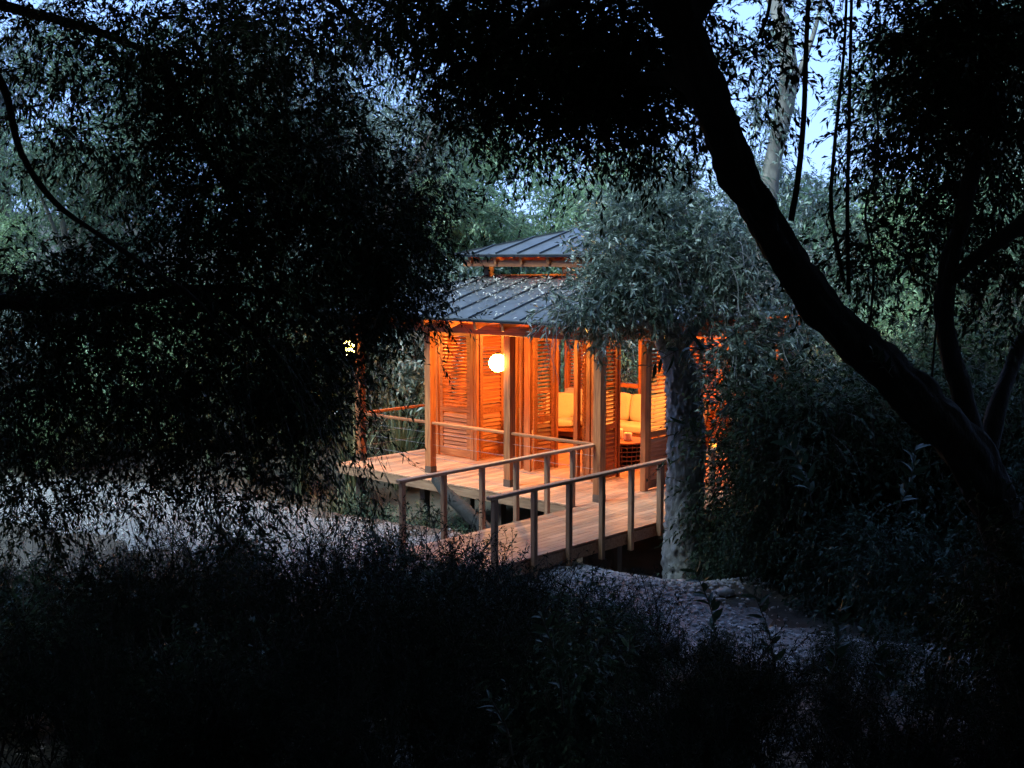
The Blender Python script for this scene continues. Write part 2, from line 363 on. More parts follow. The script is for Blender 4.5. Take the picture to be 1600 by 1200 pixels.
# lower and upper roofs: strips of standing seam metal on rafters with a boarded soffit
def hip_roof(name, cu, cv, h_out, h_in, z_out, slope, pitch, root):
    roof = MB()
    z_in = z_out + slope * (h_out - h_in)
    # fascia ring
    for k in range(4):
        a = k * math.pi / 2
        def L(s, t, z): # s along the eave, t outwards
            return P(cu + s * math.cos(a) - t * math.sin(a), cv + s * math.sin(a) + t * math.cos(a), z)
        roof.bar(L(-h_out, h_out - .015, z_out - .012), L(h_out - .03, h_out - .015, z_out - .012), .03, .066)
    roof = roof.build(name, M['trim'], root)
    for k in range(4):
        a = k * math.pi / 2
        def L(s, t, z): return P(cu + s * math.cos(a) - t * math.sin(a), cv + s * math.sin(a) + t * math.cos(a), z)
        def zt(t): return z_out + slope * (h_out - t)
        n = int(round(2 * h_out / pitch)); w = 2 * h_out / n
        nrm = .022
        for q in range(n):
            s0, s1 = -h_out + q * w + .001, -h_out + (q + 1) * w - .001
            def top(s): return max(h_in, min(h_out, abs(s)))
            pts = [(s0, h_out + .03), (s1, h_out + .03)]
            if s0 < -h_in < s1: inner = [(s1, top(s1)), (-h_in, h_in), (s0, top(s0))]
            elif s0 < h_in < s1: inner = [(s1, top(s1)), (h_in, h_in), (s0, top(s0))]
            elif h_in < .01 and s0 < 0 < s1: inner = [(s1, top(s1)), (0, 0), (s0, top(s0))]
            else: inner = [(s1, top(s1)), (s0, top(s0))]
            pts += inner
            m = MB(); m.prism([L(s, t, zt(t)) for s, t in pts], (0, 0, nrm))
            o = m.build('roof_panel', M['metal'], roof)
            if q:
                t1 = top(s0)
                if h_out - t1 > .15:
                    m = MB(); m.bar(L(s0, h_out + .03, zt(h_out + .03) + .035), L(s0, t1, zt(t1) + .035), .026, .045); m.build('roof_seam', M['trim'], roof)
        # hip cap
        m = MB(); m.bar(L(-h_out - .02, h_out + .02, zt(h_out + .02) + .03), L(-h_in, h_in, zt(h_in) + .03), .10, .03); m.build('hip_cap', M['trim'], roof)
        # soffit boards under the metal
        sb = MB(); hh = h_out - .03
        sb.prism([L(-hh, hh, zt(hh) - .03), L(hh, hh, zt(hh) - .03), L(h_in, h_in, zt(h_in) - .03), L(-h_in, h_in, zt(h_in) - .03)], (0, 0, .015)); sb.build('soffit', M['cedar'], root)
        nr = int(round(2 * h_out / .7)); wr = 2 * h_out / nr
        for q in range(nr):
            s = -h_out + (q + .5) * wr; t1 = max(h_in, abs(s))
            if h_out - t1 < .1: continue
            bar('rafter', L(s, h_out - .06, zt(h_out - .06) - .125), L(s, t1 + .02, zt(t1 + .02) - .125), .065, .17, M['cedar'], root)
    return z_in
zi = hip_roof('lower_roof', 3.1, 3.1, 3.7, 1.3, 3.05, .29, .6, pav)
# clerestory between the tiers
for (du, dv) in ((1, 1), (1, -1), (-1, 1), (-1, -1)):
    bar('clerestory_post', P(3.1 + 1.24 * du, 3.1 + 1.24 * dv, zi - .25), P(3.1 + 1.24 * du, 3.1 + 1.24 * dv, 4.10), .15, .15, M['dark_timber'], pav)
for a, b in (((-1.1, -1.24), (1.1, -1.24)), ((-1.1, 1.24), (1.1, 1.24)), ((-1.24, -1.1), (-1.24, 1.1)), ((1.24, -1.1), (1.24, 1.1))):
    bar('clerestory_beam', P(3.1 + a[0], 3.1 + a[1], 4.06), P(3.1 + b[0], 3.1 + b[1], 4.06), .10, .12, M['cedar'], pav)
    bar('clerestory_sill', P(3.1 + a[0], 3.1 + a[1], zi - .02), P(3.1 + b[0], 3.1 + b[1], zi - .02), .10, .14, M['dark_timber'], pav)
for a, b in (((-1.62, -1.56), (1.62, -1.56)), ((-1.62, 1.56), (1.62, 1.56)), ((-1.56, -1.5), (-1.56, 1.5)), ((1.56, -1.5), (1.56, 1.5))):
    bar('ring_beam', P(3.1 + a[0], 3.1 + a[1], 4.03), P(3.1 + b[0], 3.1 + b[1], 4.03), .08, .13, M['cedar'], pav)
hip_roof('upper_roof', 3.1, 3.1, 1.72, .01, 4.2, .29, .6, pav)

# louvred shutters
SH = 2.66
def shutter(a, b, gaps=.074, parent=pav):
    a, b = Vector(P(*a, 0)), Vector(P(*b, 0)); d = (b - a); w = d.length; d.normalize(); n = Vector((-d.y, d.x, 0))
    z0 = .03
    m = MB()
    for e in (a + d * .045, b - d * .045): m.bar(e + Vector((0, 0, z0)), e + Vector((0, 0, SH)), .045, .09, up=d)
    i0, i1 = a + d * .09, b - d * .09
    for zc, h in ((z0 + .075, .15), (1.0, .10), (SH - .06, .12)): m.bar(i0 + Vector((0, 0, zc)), i1 + Vector((0, 0, zc)), .04, h)
    sh = m.build('shutter', M['cedar'], parent)
    tilt = (Vector((0, 0, 1)) * .8 + n * .6)
    z = z0 + .19
    while z < .93:
        bar('slat', i0 + Vector((0, 0, z)), i1 + Vector((0, 0, z)), .012, .088, M['cedar'], sh, up=Vector((0, 0, .93)) + n * .36, bev=.002); z += .082
    z = 1.09
    while z < SH - .14:
        bar('slat', i0 + Vector((0, 0, z)), i1 + Vector((0, 0, z)), .010, .066, M['cedar'], sh, up=Vector((0, 0, .52)) + n * .85, bev=.002); z += gaps
    return sh
PANELS = [((5.5, 1.6), (4.62, 1.6)), ((4.42, 1.66), (4.46, 2.42)), ((3.14, 1.58), (3.62, 2.12)), ((2.74, 1.42), (2.70, 1.98)), ((1.52, 1.50), (2.0, 2.04)),
          ((1.15, 1.45), (1.2, 2.05)), ((-.02, 1.34), (.0, 2.06)), ((-.04, 2.10), (-.26, 2.74)),
          ((5.6, 1.8), (5.6, 2.7)), ((5.6, 2.8), (5.6, 3.7)), ((5.6, 3.8), (5.6, 4.7)), ((5.6, 5.9), (4.7, 5.9)), ((2.2, 5.9), (1.3, 5.9)), ((.0, 4.6), (.0, 5.4))]
for a, b in PANELS: shutter(a, b)
# jamb posts between the shutters
for (u, v, s) in ((5.58, 1.6, .1), (4.54, 1.6, .11), (4.40, 1.55, .07), (3.26, 1.48, .10), (3.10, 1.46, .05), (2.92, 1.46, .11), (2.80, 1.38, .06), (1.70, 1.48, .10), (1.42, 1.5, .09), (1.22, 1.38, .07), (-.02, 1.27, .11), (2.69, 2.05, .06), (1.2, 2.1, .06),
                  (5.6, 5.9, .11), (4.6, 5.9, .09), (2.3, 5.9, .09), (1.2, 5.9, .09), (0, 5.9, .11), (3.45, 5.9, .09)):
    bar('jamb_post', P(u, v, .002), P(u, v, 2.69), s, s, M['cedar'], pav)
bar('head_beam', P(-.08, 1.5, 2.75), P(5.65, 1.5, 2.75), .14, .12, M['cedar'], pav); bar('head_beam', P(-.08, 5.9, 2.75), P(5.65, 5.9, 2.75), .14, .12, M['cedar'], pav)
bar('head_beam', P(5.6, 1.58, 2.75), P(5.6, 5.82, 2.75), .14, .118, M['cedar'], pav); bar('head_beam', P(0, 1.58, 2.75), P(0, 5.82, 2.75), .14, .118, M['cedar'], pav)
for (u0, u1) in ((4.6, 3.45), (3.45, 2.3), (1.2, 0)): bar('sill_rail', P(u0 - .05, 5.9, 1.25), P(u1 + .05, 5.9, 1.25), .06, .10, M['cedar'], pav)

def to_world(u, v, z): return W(u, v, z)
# ------------------------------------------------------------------ footbridge
br = thing('footbridge', 'level timber footbridge with plank floor and square railing posts', 'bridge', CORNER, ROOT_ROT)
B0, B1 = -1.65, .03; VB = -4.55
frm = MB()
for u in (B0 + .03, -.9, B1 - .03): frm.bar(P(u, V0 - .03, -.13), P(u, VB, -.13), .05, .17)
frm = frm.build('bearer', M['weathered'], br)
nb = 13; bw = (B1 - B0) / nb
for k in range(nb):
    uc = B0 + bw * (k + .5); cut = -2.6 - .45 * (k % 2)
    for a, b in ((V0 - .02, cut + .003), (cut - .003, VB - .02 - .02 * (k % 3))):
        bar('plank', P(uc, a, -.016), P(uc, b, -.016), bw - .007, .032, M['deck'], br, bev=.003)
for u in (.08, -1.83 + .13):
    bar('top_rail', P(u, .02 if u > 0 else V0 + .02, .975), P(u, VB + .02, .975), .10, .05, M['weathered'], br, bev=.008)
for v in (-.62, -1.27, -2.02, -2.80, -3.62, -4.45): bar('rail_post', P(.08, v, -.28), P(.08, v, .95), .074, .074, M['weathered'], br)
for v in (-1.38, -2.10, -2.86, -3.62, -4.42): bar('rail_post', P(-1.70, v, -.30), P(-1.70, v, .95), .074, .074, M['weathered'], br)
for (u, v) in ((-.1, -1.6), (-1.6, -1.6)):
    w = W(u, v); bar('prop', P(u, v, g1(w.x, w.y) - .1), P(u, v, -.21), .12, .12, M['dark_timber'], br)

# ------------------------------------------------------------------ lamps
def globe_lamp(label, u, v, z, arm):
    t = thing('globe_lamp', label, 'lamp', W(u, v, z), ROOT_ROT - math.pi / 2, 'glowing globe lamps on the veranda posts')
    prof = [(.02, -.159)] + [(.16 * math.cos(a), .16 * math.sin(a)) for a in np.linspace(-1.4, 1.4, 15)] + [(.02, .159)]
    lathe('globe', prof, M['globe'], t)
    bar('arm', (0, .12, .165), (0, arm, .165), .022, .022, M['black'], t); lathe('cap', [(.05, .156), (.05, .18), (.02, .2)], M['black'], t, n=14)
    m = MB(); m.bar((0, arm, .07), (0, arm, .25), .07, .014, up=(0, 1, 0)); m.build('wall_plate', M['black'], t)
    return t
globe_lamp('bright glowing globe lamp on the middle veranda post', 2.34, -.02, 2.24, .185)
globe_lamp('globe lamp glinting through leaves at the far left veranda corner', 6.47, -.02, 2.30, .185)
def pendant(label, u, v, z, ztop, r=.11):
    t = thing('pendant_lamp', label, 'lamp', W(u, v, z), ROOT_ROT, 'pendant lamps inside the pavilion')
    prof = [(.02, -r * .99)] + [(r * math.cos(a), r * math.sin(a)) for a in np.linspace(-1.4, 1.4, 13)] + [(.02, r * .99)]
    lathe('globe', prof, M['pendant'], t); bar('cord', (0, 0, r * .98), (0, 0, ztop - z), .008, .008, M['black'], t, bev=.001); lathe('cap', [(.04, r * .97), (.035, r + .06)], M['black'], t, n=12)
pendant('small glowing pendant seen through the closed louvred shutter', 5.1, 2.25, 2.20, 3.05, .07)
pendant('glowing pendant high inside the bridge-side opening above the sofa', 1.0, 4.4, 2.75, 3.9, .13)
pendant('glowing pendant hung in the middle of the pavilion above the low table', 2.9, 3.6, 2.62, 4.0, .13)

# ------------------------------------------------------------------ furniture
sofa = thing('sofa', 'long built-in sofa with cream cushions along the back of the pavilion', 'sofa', W(3.6, 5.4, 0), ROOT_ROT)
def SP(u, v, z): return P(u - 3.6, v - 5.4, z)
m = MB(); m.bar(SP(5.5, 5.35, .2), SP(1.5, 5.35, .2), .72, .26); m.bar(SP(5.5, 5.78, .55), SP(1.5, 5.78, .55), .06, .9); m.build('base', M['cedar'], sofa)
sc = cushion_mesh(.96, .74, .17, M['fabric']); bc = cushion_mesh(.64, .17, .58, M['fabric'])
for k in range(4): obj('seat_cushion', sc, None, sofa, SP(5.0 - k * .98, 5.33, .42))
for k in range(6): o = obj('back_cushion', bc, None, sofa, SP(5.15 - k * .655, 5.64, .80)); o.rotation_euler = (-.16, 0, .02 * (k % 3 - 1))
arm = thing('armchair', 'wooden armchair with cream cushions behind the open shutters', 'chair', W(4.0, 2.95, 0), ROOT_ROT + 2.3)
for sx in (-.31, .31):
    bar('leg', (sx, -.3, 0), (sx, -.3, .58), .05, .05, M['cedar'], arm); bar('leg', (sx, .32, 0), (sx, .40, .85), .05, .05, M['cedar'], arm)
    bar('armrest', (sx, -.36, .60), (sx, .38, .62), .07, .035, M['cedar'], arm)
bar('seat_rail', (-.28, -.28, .30), (.28, -.28, .30), .05, .07, M['cedar'], arm); bar('back_rail', (-.28, .40, .80), (.28, .40, .80), .04, .07, M['cedar'], arm)
obj('seat_cushion', cushion_mesh(.56, .6, .14, M['fabric']), None, arm, (0, .0, .42)); o = obj('back_cushion', cushion_mesh(.54, .14, .5, M['fabric']), None, arm, (0, .30, .72)); o.rotation_euler = (-.2, 0, 0)
arm2 = copy_tree(arm); arm2.location = W(4.75, 4.6, 0); arm2.rotation_euler = (0, 0, ROOT_ROT + .62); tag(arm2, 'cream cushioned armchair seen through the middle opening beside the louvres', 'chair')
arm2.scale = (1.25, 1.1, 1.1)
tb = thing('coffee_table', 'round low wicker table with slatted sides in front of the sofa', 'table', W(1.95, 3.25, 0), ROOT_ROT)
lathe('table_top', [(.46, .46), (.50, .465), (.50, .495), (.47, .50)], M['cedar'], tb, n=36)
for k in range(26):
    a = k * math.tau / 26; bar('wicker_stake', (.40 * math.cos(a), .40 * math.sin(a), 0), (.45 * math.cos(a), .45 * math.sin(a), .46), .014, .014, M['rattan'], tb, bev=.002)
for z in (.03, .12, .21, .30, .39):
    r = .405 + .05 * z / .46; lathe('wicker_hoop', [(r, z), (r + .02, z + .004), (r + .02, z + .02), (r, z + .024), (r - .006, z + .012), (r, z)], M['rattan'], tb, n=32)
for (du, dv, h, r, lb) in ((.14, .05, .20, .085, 'taller cream pillar candle holder on the wicker table'), (-.16, -.05, .16, .085, 'shorter cream pillar candle holder on the wicker table')):
    t = thing('candle_holder', lb, 'candle', W(1.95 + du, 3.25 + dv, .502), ROOT_ROT, 'candle holders on the table')
    lathe('body', [(r * .9, 0), (r, .01), (r, h - .01), (r * .93, h), (r * .8, h), (r * .78, h - .02)], M['wax'], t, n=20); lathe('wick', [(.004, h - .025), (.003, h + .012)], M['black'], t, n=6)
lt = thing('table_lamp', 'small red drum lamp glowing at one end behind the sofa', 'lamp', W(5.05, 5.82, 1.02), ROOT_ROT)
lathe('shade', [(.10, .02), (.11, .03), (.11, .21), (.10, .22)], M['terracotta'], lt, n=20); lathe('glow_plate', [(.07, .2205), (.07, .235)], M['shade'], lt, n=18)
lt.rotation_euler = (0, math.radians(90), ROOT_ROT + .6); lt.location.z += .12
st = thing('side_table', 'dark side table holding a lantern on the veranda behind the grey trunk', 'table', W(-.75, 2.35, 0), ROOT_ROT)
lathe('top', [(.30, .60), (.32, .605), (.32, .635), (.30, .64)], M['dark_timber'], st, n=24); lathe('stem', [(.05, .03), (.04, .3), (.05, .60)], M['dark_timber'], st, n=12); lathe('foot', [(.22, 0.001), (.22, .02), (.06, .04)], M['dark_timber'], st, n=20)
ln = thing('lantern', 'glowing lantern on the dark side table beside the grey trunk', 'lamp', W(-.75, 2.35, .64), ROOT_ROT)
lathe('base', [(.085, 0), (.085, .02)], M['black'], ln, n=16); lathe('glass', [(.07, .02), (.075, .1), (.06, .19)], M['shade'], ln, n=16); lathe('lid', [(.085, .19), (.04, .25), (.01, .26)], M['black'], ln, n=16)
ln2 = thing('lantern', 'glowing lantern standing on the veranda railing behind the dark shrubs', 'lamp', W(-1.70, 3.2, 1.001), ROOT_ROT)
lathe('base', [(.085, 0.001), (.085, .02)], M['black'], ln2, n=16); lathe('glass', [(.07, .02), (.085, .12), (.06, .22)], M['shade'], ln2, n=16); lathe('lid', [(.085, .22), (.04, .28), (.01, .29)], M['black'], ln2, n=16)

# ------------------------------------------------------------------ plant building
DOWN = np.array([0, 0, -1.0])
def unit(a): return a / np.maximum(np.linalg.norm(a, axis=-1, keepdims=True), 1e-9)
def leaf_arrays(rng, pos, d, ln, wd, up_bias=.0, droop=.15):
    n = len(pos); d = unit(d); r = rng.normal(size=(n, 3)); r[:, 2] += up_bias * 3
    side = unit(np.cross(d, r)); nor = np.cross(side, d); ln = ln[:, None]; wd = wd[:, None]
    V = np.empty((n, 4, 3)); mid = pos + d * ln * .45
    V[:, 0] = pos; V[:, 1] = mid + side * wd * .5 + nor * wd * .12; V[:, 2] = pos + d * ln + DOWN * ln * droop; V[:, 3] = mid - side * wd * .5 + nor * wd * .12
    return V.reshape(-1, 3), np.arange(4 * n).reshape(n, 4)
def tubes(polys, radii, sides=3):
    """polys (n,K,3), radii (n,K) -> quads"""
    n, K, _ = polys.shape
    t = unit(np.gradient(polys, axis=1)); ref = np.where(np.abs(t[..., 2:3]) > .9, np.array([1., 0, 0]), np.array([0, 0, 1.])); s = unit(np.cross(t, ref)); w = np.cross(s, t)
    V = np.empty((n, K, sides, 3))
    for k in range(sides):
        a = 2 * math.pi * k / sides; V[:, :, k] = polys + (s * math.cos(a) + w * math.sin(a)) * radii[..., None]
    base = (np.arange(n) * K * sides)[:, None, None] + (np.arange(K - 1) * sides)[None, :, None] + np.arange(sides)[None, None, :]
    nxt = (np.arange(n) * K * sides)[:, None, None] + (np.arange(K - 1) * sides)[None, :, None] + ((np.arange(sides) + 1) % sides)[None, None, :]
    Q = np.stack([base, nxt, nxt + sides, base + sides], -1).reshape(-1, 4)
    return V.reshape(-1, 3), Q
def spray(rng, C, D, L, nl, ll, lw, droop=.35, spread=.9, r0=.004, tube=True):
    """leafy twigs: C (m,3) starts, D directions, L lengths, nl leaves each"""
    m = len(C); D = unit(D); K = 5
    side = unit(np.cross(D, rng.normal(size=(m, 3))))
    bend = side * rng.normal(0, .18, (m, 1))
    f = lambda t: C[:, None] + (D[:, None] * t[None, :, None] + (bend + DOWN * droop * rng_d[:, None])[:, None] * (t ** 2)[None, :, None]) * L[:, None, None]
    rng_d = rng.uniform(.5, 1.5, m)
    t = np.linspace(.12, 1, nl); p = f(t); tan = unit(np.gradient(p, axis=1))
    ld = tan + spread * unit(rng.normal(size=p.shape)) + DOWN * droop * .4
    pos = (p + rng.normal(0, .01, p.shape)).reshape(-1, 3); n = len(pos)
    lnn = ll * rng.uniform(.55, 1.25, n); V, Q = leaf_arrays(rng, pos, ld.reshape(-1, 3), lnn, lw * lnn / ll * rng.uniform(.8, 1.2, n), .4)
    tint = np.clip(rng.normal(.42, .24, n) + np.repeat(rng.normal(0, .12, m), nl), 0, 1)
    if not tube: return V, Q, tint, None
    tp = f(np.linspace(0, 1, K)); TV, TQ = tubes(tp, np.linspace(r0, r0 * .35, K)[None].repeat(m, 0))
    return V, Q, tint, (TV, TQ)
def blob_points(rng, blobs, n):
    """blobs: (center, (rx,ry,rz), weight); starts biased to the outer shell, grouped in clumps"""
    w = np.array([b[2] for b in blobs], float); w /= w.sum(); k = rng.choice(len(blobs), n // 6 + 1, p=w)
    c = np.array([list(b[0]) for b in blobs])[k]; r = np.array([b[1] for b in blobs])[k]
    d = unit(rng.normal(size=(len(k), 3))); q = d * (rng.random((len(k), 1)) ** .45)
    p = np.repeat(c + q * r, 6, 0)[:n]; dd = np.repeat(d, 6, 0)[:n]
    return p + rng.normal(0, .16, p.shape), dd
def crown(name, parent, seed, blobs, ntw, nl, L, ll, lw, mat, twmat, droop=.35, spread=.9, outw=.7, loc=(0, 0, 0), r0=.004, clip=None, tw=True):
    rng = np.random.default_rng(seed); C, D = blob_points(rng, blobs, ntw)
    if clip is not None:
        k = clip(C); C, D = C[k], D[k]
    m = len(C); D = unit(D * outw + unit(rng.normal(size=(m, 3))) * .8)
    V, Q, tint, tb_ = spray(rng, C, D, L * rng.uniform(.6, 1.4, m), nl, ll, lw, droop, spread, r0, tw)
    if not tw:          # overhead canopy: nothing hangs down into the view
        w = (V + np.array(parent.location)).reshape(-1, 4, 3); lim = EYE + .2154 * w[..., 1] * 1.02 + .12
        keep = ~((w[..., 1] > -.2) & (w[..., 2] < lim) & (np.abs(w[..., 0]) < .46 * w[..., 1] + .5)).any(1)
        V = V.reshape(-1, 4, 3)[keep].reshape(-1, 3); Q = np.arange(len(V)).reshape(-1, 4); tint = tint[keep]
    o = obj(name, np_mesh(name, V, Q, mat, tint), None, parent, loc)
    if tw: obj('twigs', np_mesh('twigs', *tb_, twmat), None, parent, loc)
    return o
def tube_mesh(name, pts, radii, mat, sides=16, n=10, amp=.0, freq=6.0, stretch=.35, seed=0, ridged=False):
    """round limb along a smooth curve with bark relief; pts xyz, radii at the same points"""
    c = catmull([(*p, r) for p, r in zip(pts, radii)], n); K = len(c)
    t = unit(np.gradient(c[:, :3], axis=0)); s = np.cross(t[0], [0, 1, 0]); s = s / np.linalg.norm(s); V = []
    acc = 0
    for k in range(K):
        s = s - t[k] * np.dot(s, t[k]); s /= np.linalg.norm(s); w = np.cross(t[k], s)
        if k: acc += np.linalg.norm(c[k, :3] - c[k - 1, :3])
        for q in range(sides):
            a = 2 * math.pi * q / sides; r = c[k, 3]; e = s * math.cos(a) + w * math.sin(a)
            if amp:
                rr = max(r, .05); vv = Vector((math.cos(a) * rr * freq, math.sin(a) * rr * freq, acc * freq * stretch + seed))
                if ridged: h = abs(mnoise.noise(vv)) * 1.6 + .5 * abs(mnoise.noise(vv * 2.3)) - .55
                else: h = mnoise.fractal(vv, 1.0, 2.0, 3)
                r = r + amp * h * min(1, r / .05)
            V.append(c[k, :3] + e * r)
    i, j = np.meshgrid(np.arange(sides), np.arange(K - 1)); A = (j * sides + i).ravel(); Bn = (j * sides + (i + 1) % sides).ravel()
    Q = np.stack([A, Bn, Bn + sides, A + sides], 1)
    return np_mesh(name, np.array(V), Q, mat, smooth=True)
def limb(name, pts, radii, mat, parent, **k): return obj(name, tube_mesh(name, pts, radii, mat, **k), None, parent)

# ------------------------------------------------------------------ the grey-barked tree beside the footbridge
D2 = 17.5
t2 = thing('grey_barked_tree', 'silver-leaved tree with furrowed grey trunk standing beside the footbridge', 'tree', pt(1070, 880, D2))
loc2 = -t2.location
def rel(p, t): return tuple(Vector(p) - t.location)
limb('trunk', [rel(pt(x, y, D2), t2) for x, y in ((1072, 930), (1070, 850), (1070, 780), (1072, 700), (1070, 640), (1066, 590), (1054, 548), (1036, 500))],
     [.37, .31, .285, .275, .27, .245, .21, .16], M['bark_grey'], t2, sides=72, n=22, amp=.05, freq=17, stretch=.42, ridged=True)
for k, pts in enumerate([((1040, 545, 17.5), (1005, 480, 17.2), (960, 440, 17.0), (930, 420, 16.9)), ((1030, 510, 17.5), (1040, 440, 17.4), (1035, 370, 17.4), (1020, 310, 17.5)),
                         ((1050, 560, 17.5), (1095, 500, 17.3), (1140, 450, 17.2), (1170, 400, 17.2)), ((1035, 450, 17.4), (1080, 390, 17.6), (1110, 330, 18))]):
    limb('branch', [rel(pt(*p), t2) for p in pts], [.12, .085, .05, .02], M['bark_grey'], t2, sides=12, n=8, amp=.02, freq=14, seed=k * 7)
B2 = [((978, 415), 17, 52, 5), ((928, 455), 16.8, 32, 2.6), ((955, 480), 16.8, 34, 3), ((1000, 335), 17.4, 70, 7), ((1080, 350), 17.4, 68, 7), ((1130, 405), 17.2, 58, 4), ((1040, 440), 16.9, 55, 4),
      ((975, 360), 17.5, 45, 3.5), ((1040, 300), 17.8, 50, 4), ((1165, 390), 17.3, 45, 3), ((1110, 475), 17.0, 50, 3), ((1000, 495), 16.9, 30, 1.8), ((900, 482), 16.8, 24, 1.5), ((1180, 470), 17, 50, 2),
      ((1150, 545), 16.8, 40, 2.6), ((1165, 555), 16.8, 46, 3), ((1215, 550), 16.8, 50, 3), ((1155, 605), 16.7, 30, 2), ((1205, 620), 16.7, 42, 2), ((1270, 600), 16.6, 56, 3), ((1250, 520), 17, 50, 2)]
bl = [(rel(pt(x, y, d), t2), (rad(r, d),) * 3, w) for (x, y), d, r, w in B2]
crown('crown', t2, 11, bl, 2500, 13, .36, .125, .034, M['leaf_silver'], M['twig_grey'], droop=.12, outw=.8, r0=.003)
rng = np.random.default_rng(4)          # bare hanging twigs under the crown
bb = [b for b in bl if b[2] <= 4]; C, D = blob_points(rng, bb, 330); D = unit(D * .5 + np.array([0, -.3, -.5]) + rng.normal(0, .5, D.shape))
K = 8; L = rng.uniform(.35, .9, len(C)); tt = np.linspace(0, 1, K); side = unit(rng.normal(size=C.shape))
poly = C[:, None] + D[:, None] * (tt * 1)[None, :, None] * L[:, None, None] + side[:, None] * (np.sin(tt * 5)[None, :, None] * .06) + DOWN * (tt ** 2)[None, :, None] * .25
TV, TQ = tubes(poly, np.linspace(.007, .0025, K)[None].repeat(len(C), 0), 4); obj('bare_twigs', np_mesh('bare_twigs', TV, TQ, M['twig_grey']), None, t2)

# ------------------------------------------------------------------ the dark leaning tree in the right foreground
D1 = 7.0
t1 = thing('leaning_tree', 'dark leaning tree whose thick trunk crosses the right foreground', 'tree', pt(1620, 1250, D1))
tr = [(1632, 1330, 62), (1626, 1200, 58), (1616, 1060, 54), (1598, 930, 50), (1566, 815, 46), (1512, 710, 43), (1432, 622, 40), (1350, 548, 37), (1278, 472, 36), (1215, 380, 34), (1168, 295, 33), (1130, 215, 32), (1090, 110, 33), (1055, 0, 35), (1015, -150, 32), (960, -350, 26)]
limb('trunk', [rel(pt(x, y, D1 - .0007 * (1330 - y)), t1) for x, y, r in tr], [rad(r * .79, D1) for _, _, r in tr], M['bark_dark'], t1, sides=36, n=14, amp=.034, freq=14, stretch=.3, ridged=True)
for k, (pts, rr) in enumerate([
    (((1530, 720, 6.9), (1505, 620, 6.9), (1478, 520, 6.9), (1480, 430, 6.9), (1505, 330, 6.9), (1530, 200, 7), (1545, 30, 7), (1550, -150, 7)), (19, 17, 15, 14, 13, 12, 11, 9)),
    (((1545, 700, 7.1), (1560, 630, 7.2), (1590, 550, 7.4), (1640, 460, 7.6), (1720, 330, 8)), (15, 14, 12, 11, 8)),
    (((1482, 440, 6.9), (1545, 388, 6.8), (1620, 330, 6.7), (1720, 240, 6.6)), (10, 11, 11, 8)),
    (((1058, 20, 6.3), (980, -30, 6.6), (880, 0, 7.2), (780, 60, 7.8)), (24, 17, 12, 6)),
    (((1100, 140, 6.4), (1040, 120, 7.0), (960, 140, 7.6), (880, 190, 8.2)), (16, 12, 8, 4)),
    (((1070, 30, 6.3), (1150, -60, 6.5), (1280, -120, 7), (1420, -80, 7.5)), (22, 17, 12, 6))]):
    limb('branch', [rel(pt(*p), t1) for p in pts], [rad(r, 7) for r in rr], M['bark_dark'], t1, sides=14, n=9, amp=.012, freq=14, seed=k * 9)
for k, (pts, r) in enumerate([(((1236, 345), (1248, 270), (1256, 180), (1259, 90), (1264, -20), (1270, -120)), 5), (((1318, 440), (1299, 330), (1303, 240), (1312, 150), (1320, 60), (1325, -80)), 3.4), (((1326, 460), (1324, 330), (1326, 230), (1328, 120), (1332, -80)), 3.4),
                              (((1358, 520), (1365, 420), (1352, 330), (1372, 240), (1365, 100)), 2.2), (((1456, 590), (1462, 520), (1472, 450), (1484, 390)), 2.0), (((1185, 60), (1200, 20), (1208, -40)), 3)]):
    limb('shoot', [rel(pt(x, y, 6.6), t1) for x, y in pts], [rad(r * (1 - .08 * q), 6.6) for q in range(len(pts))], M['bark_dark'], t1, sides=7, n=6)
B1 = [((740, 30), 8.2, 85, 5), ((860, 45), 8.0, 105, 8), ((980, 60), 7.6, 100, 8), ((800, 110), 8.3, 80, 5), ((920, 130), 8.0, 80, 5.5), ((1030, 150), 7.6, 66, 4.5), ((735, 140), 8.6, 50, 2), ((860, 180), 8.2, 42, 1.5), ((990, 195), 7.8, 42, 1.6),
      ((680, 10), 8.2, 80, 4), ((1160, 30), 7.0, 55, 1.0), ((1190, 130), 7.2, 45, .6), ((1450, 30), 7.2, 75, 3), ((1480, 120), 7.2, 90, 5), ((1560, 60), 7.2, 100, 6), ((1560, 240), 7.2, 80, 4), ((1440, 250), 7.4, 60, 2.0), ((1420, 380), 7.4, 70, 2.4), ((1560, 400), 7.4, 70, 3),
      ((1330, 410), 7.5, 40, .7), ((1370, 300), 7.4, 30, .25), ((1230, 40), 7.4, 40, .35), ((1320, -20), 7.3, 40, .5)]
bl = [(rel(pt(x, y, d), t1), (rad(r, d),) * 3, w) for (x, y), d, r, w in B1]
crown('crown', t1, 21, bl, 6000, 14, .24, .052, .019, M['leaf_dark'], M['twig'], droop=.22, outw=.6, r0=.003)
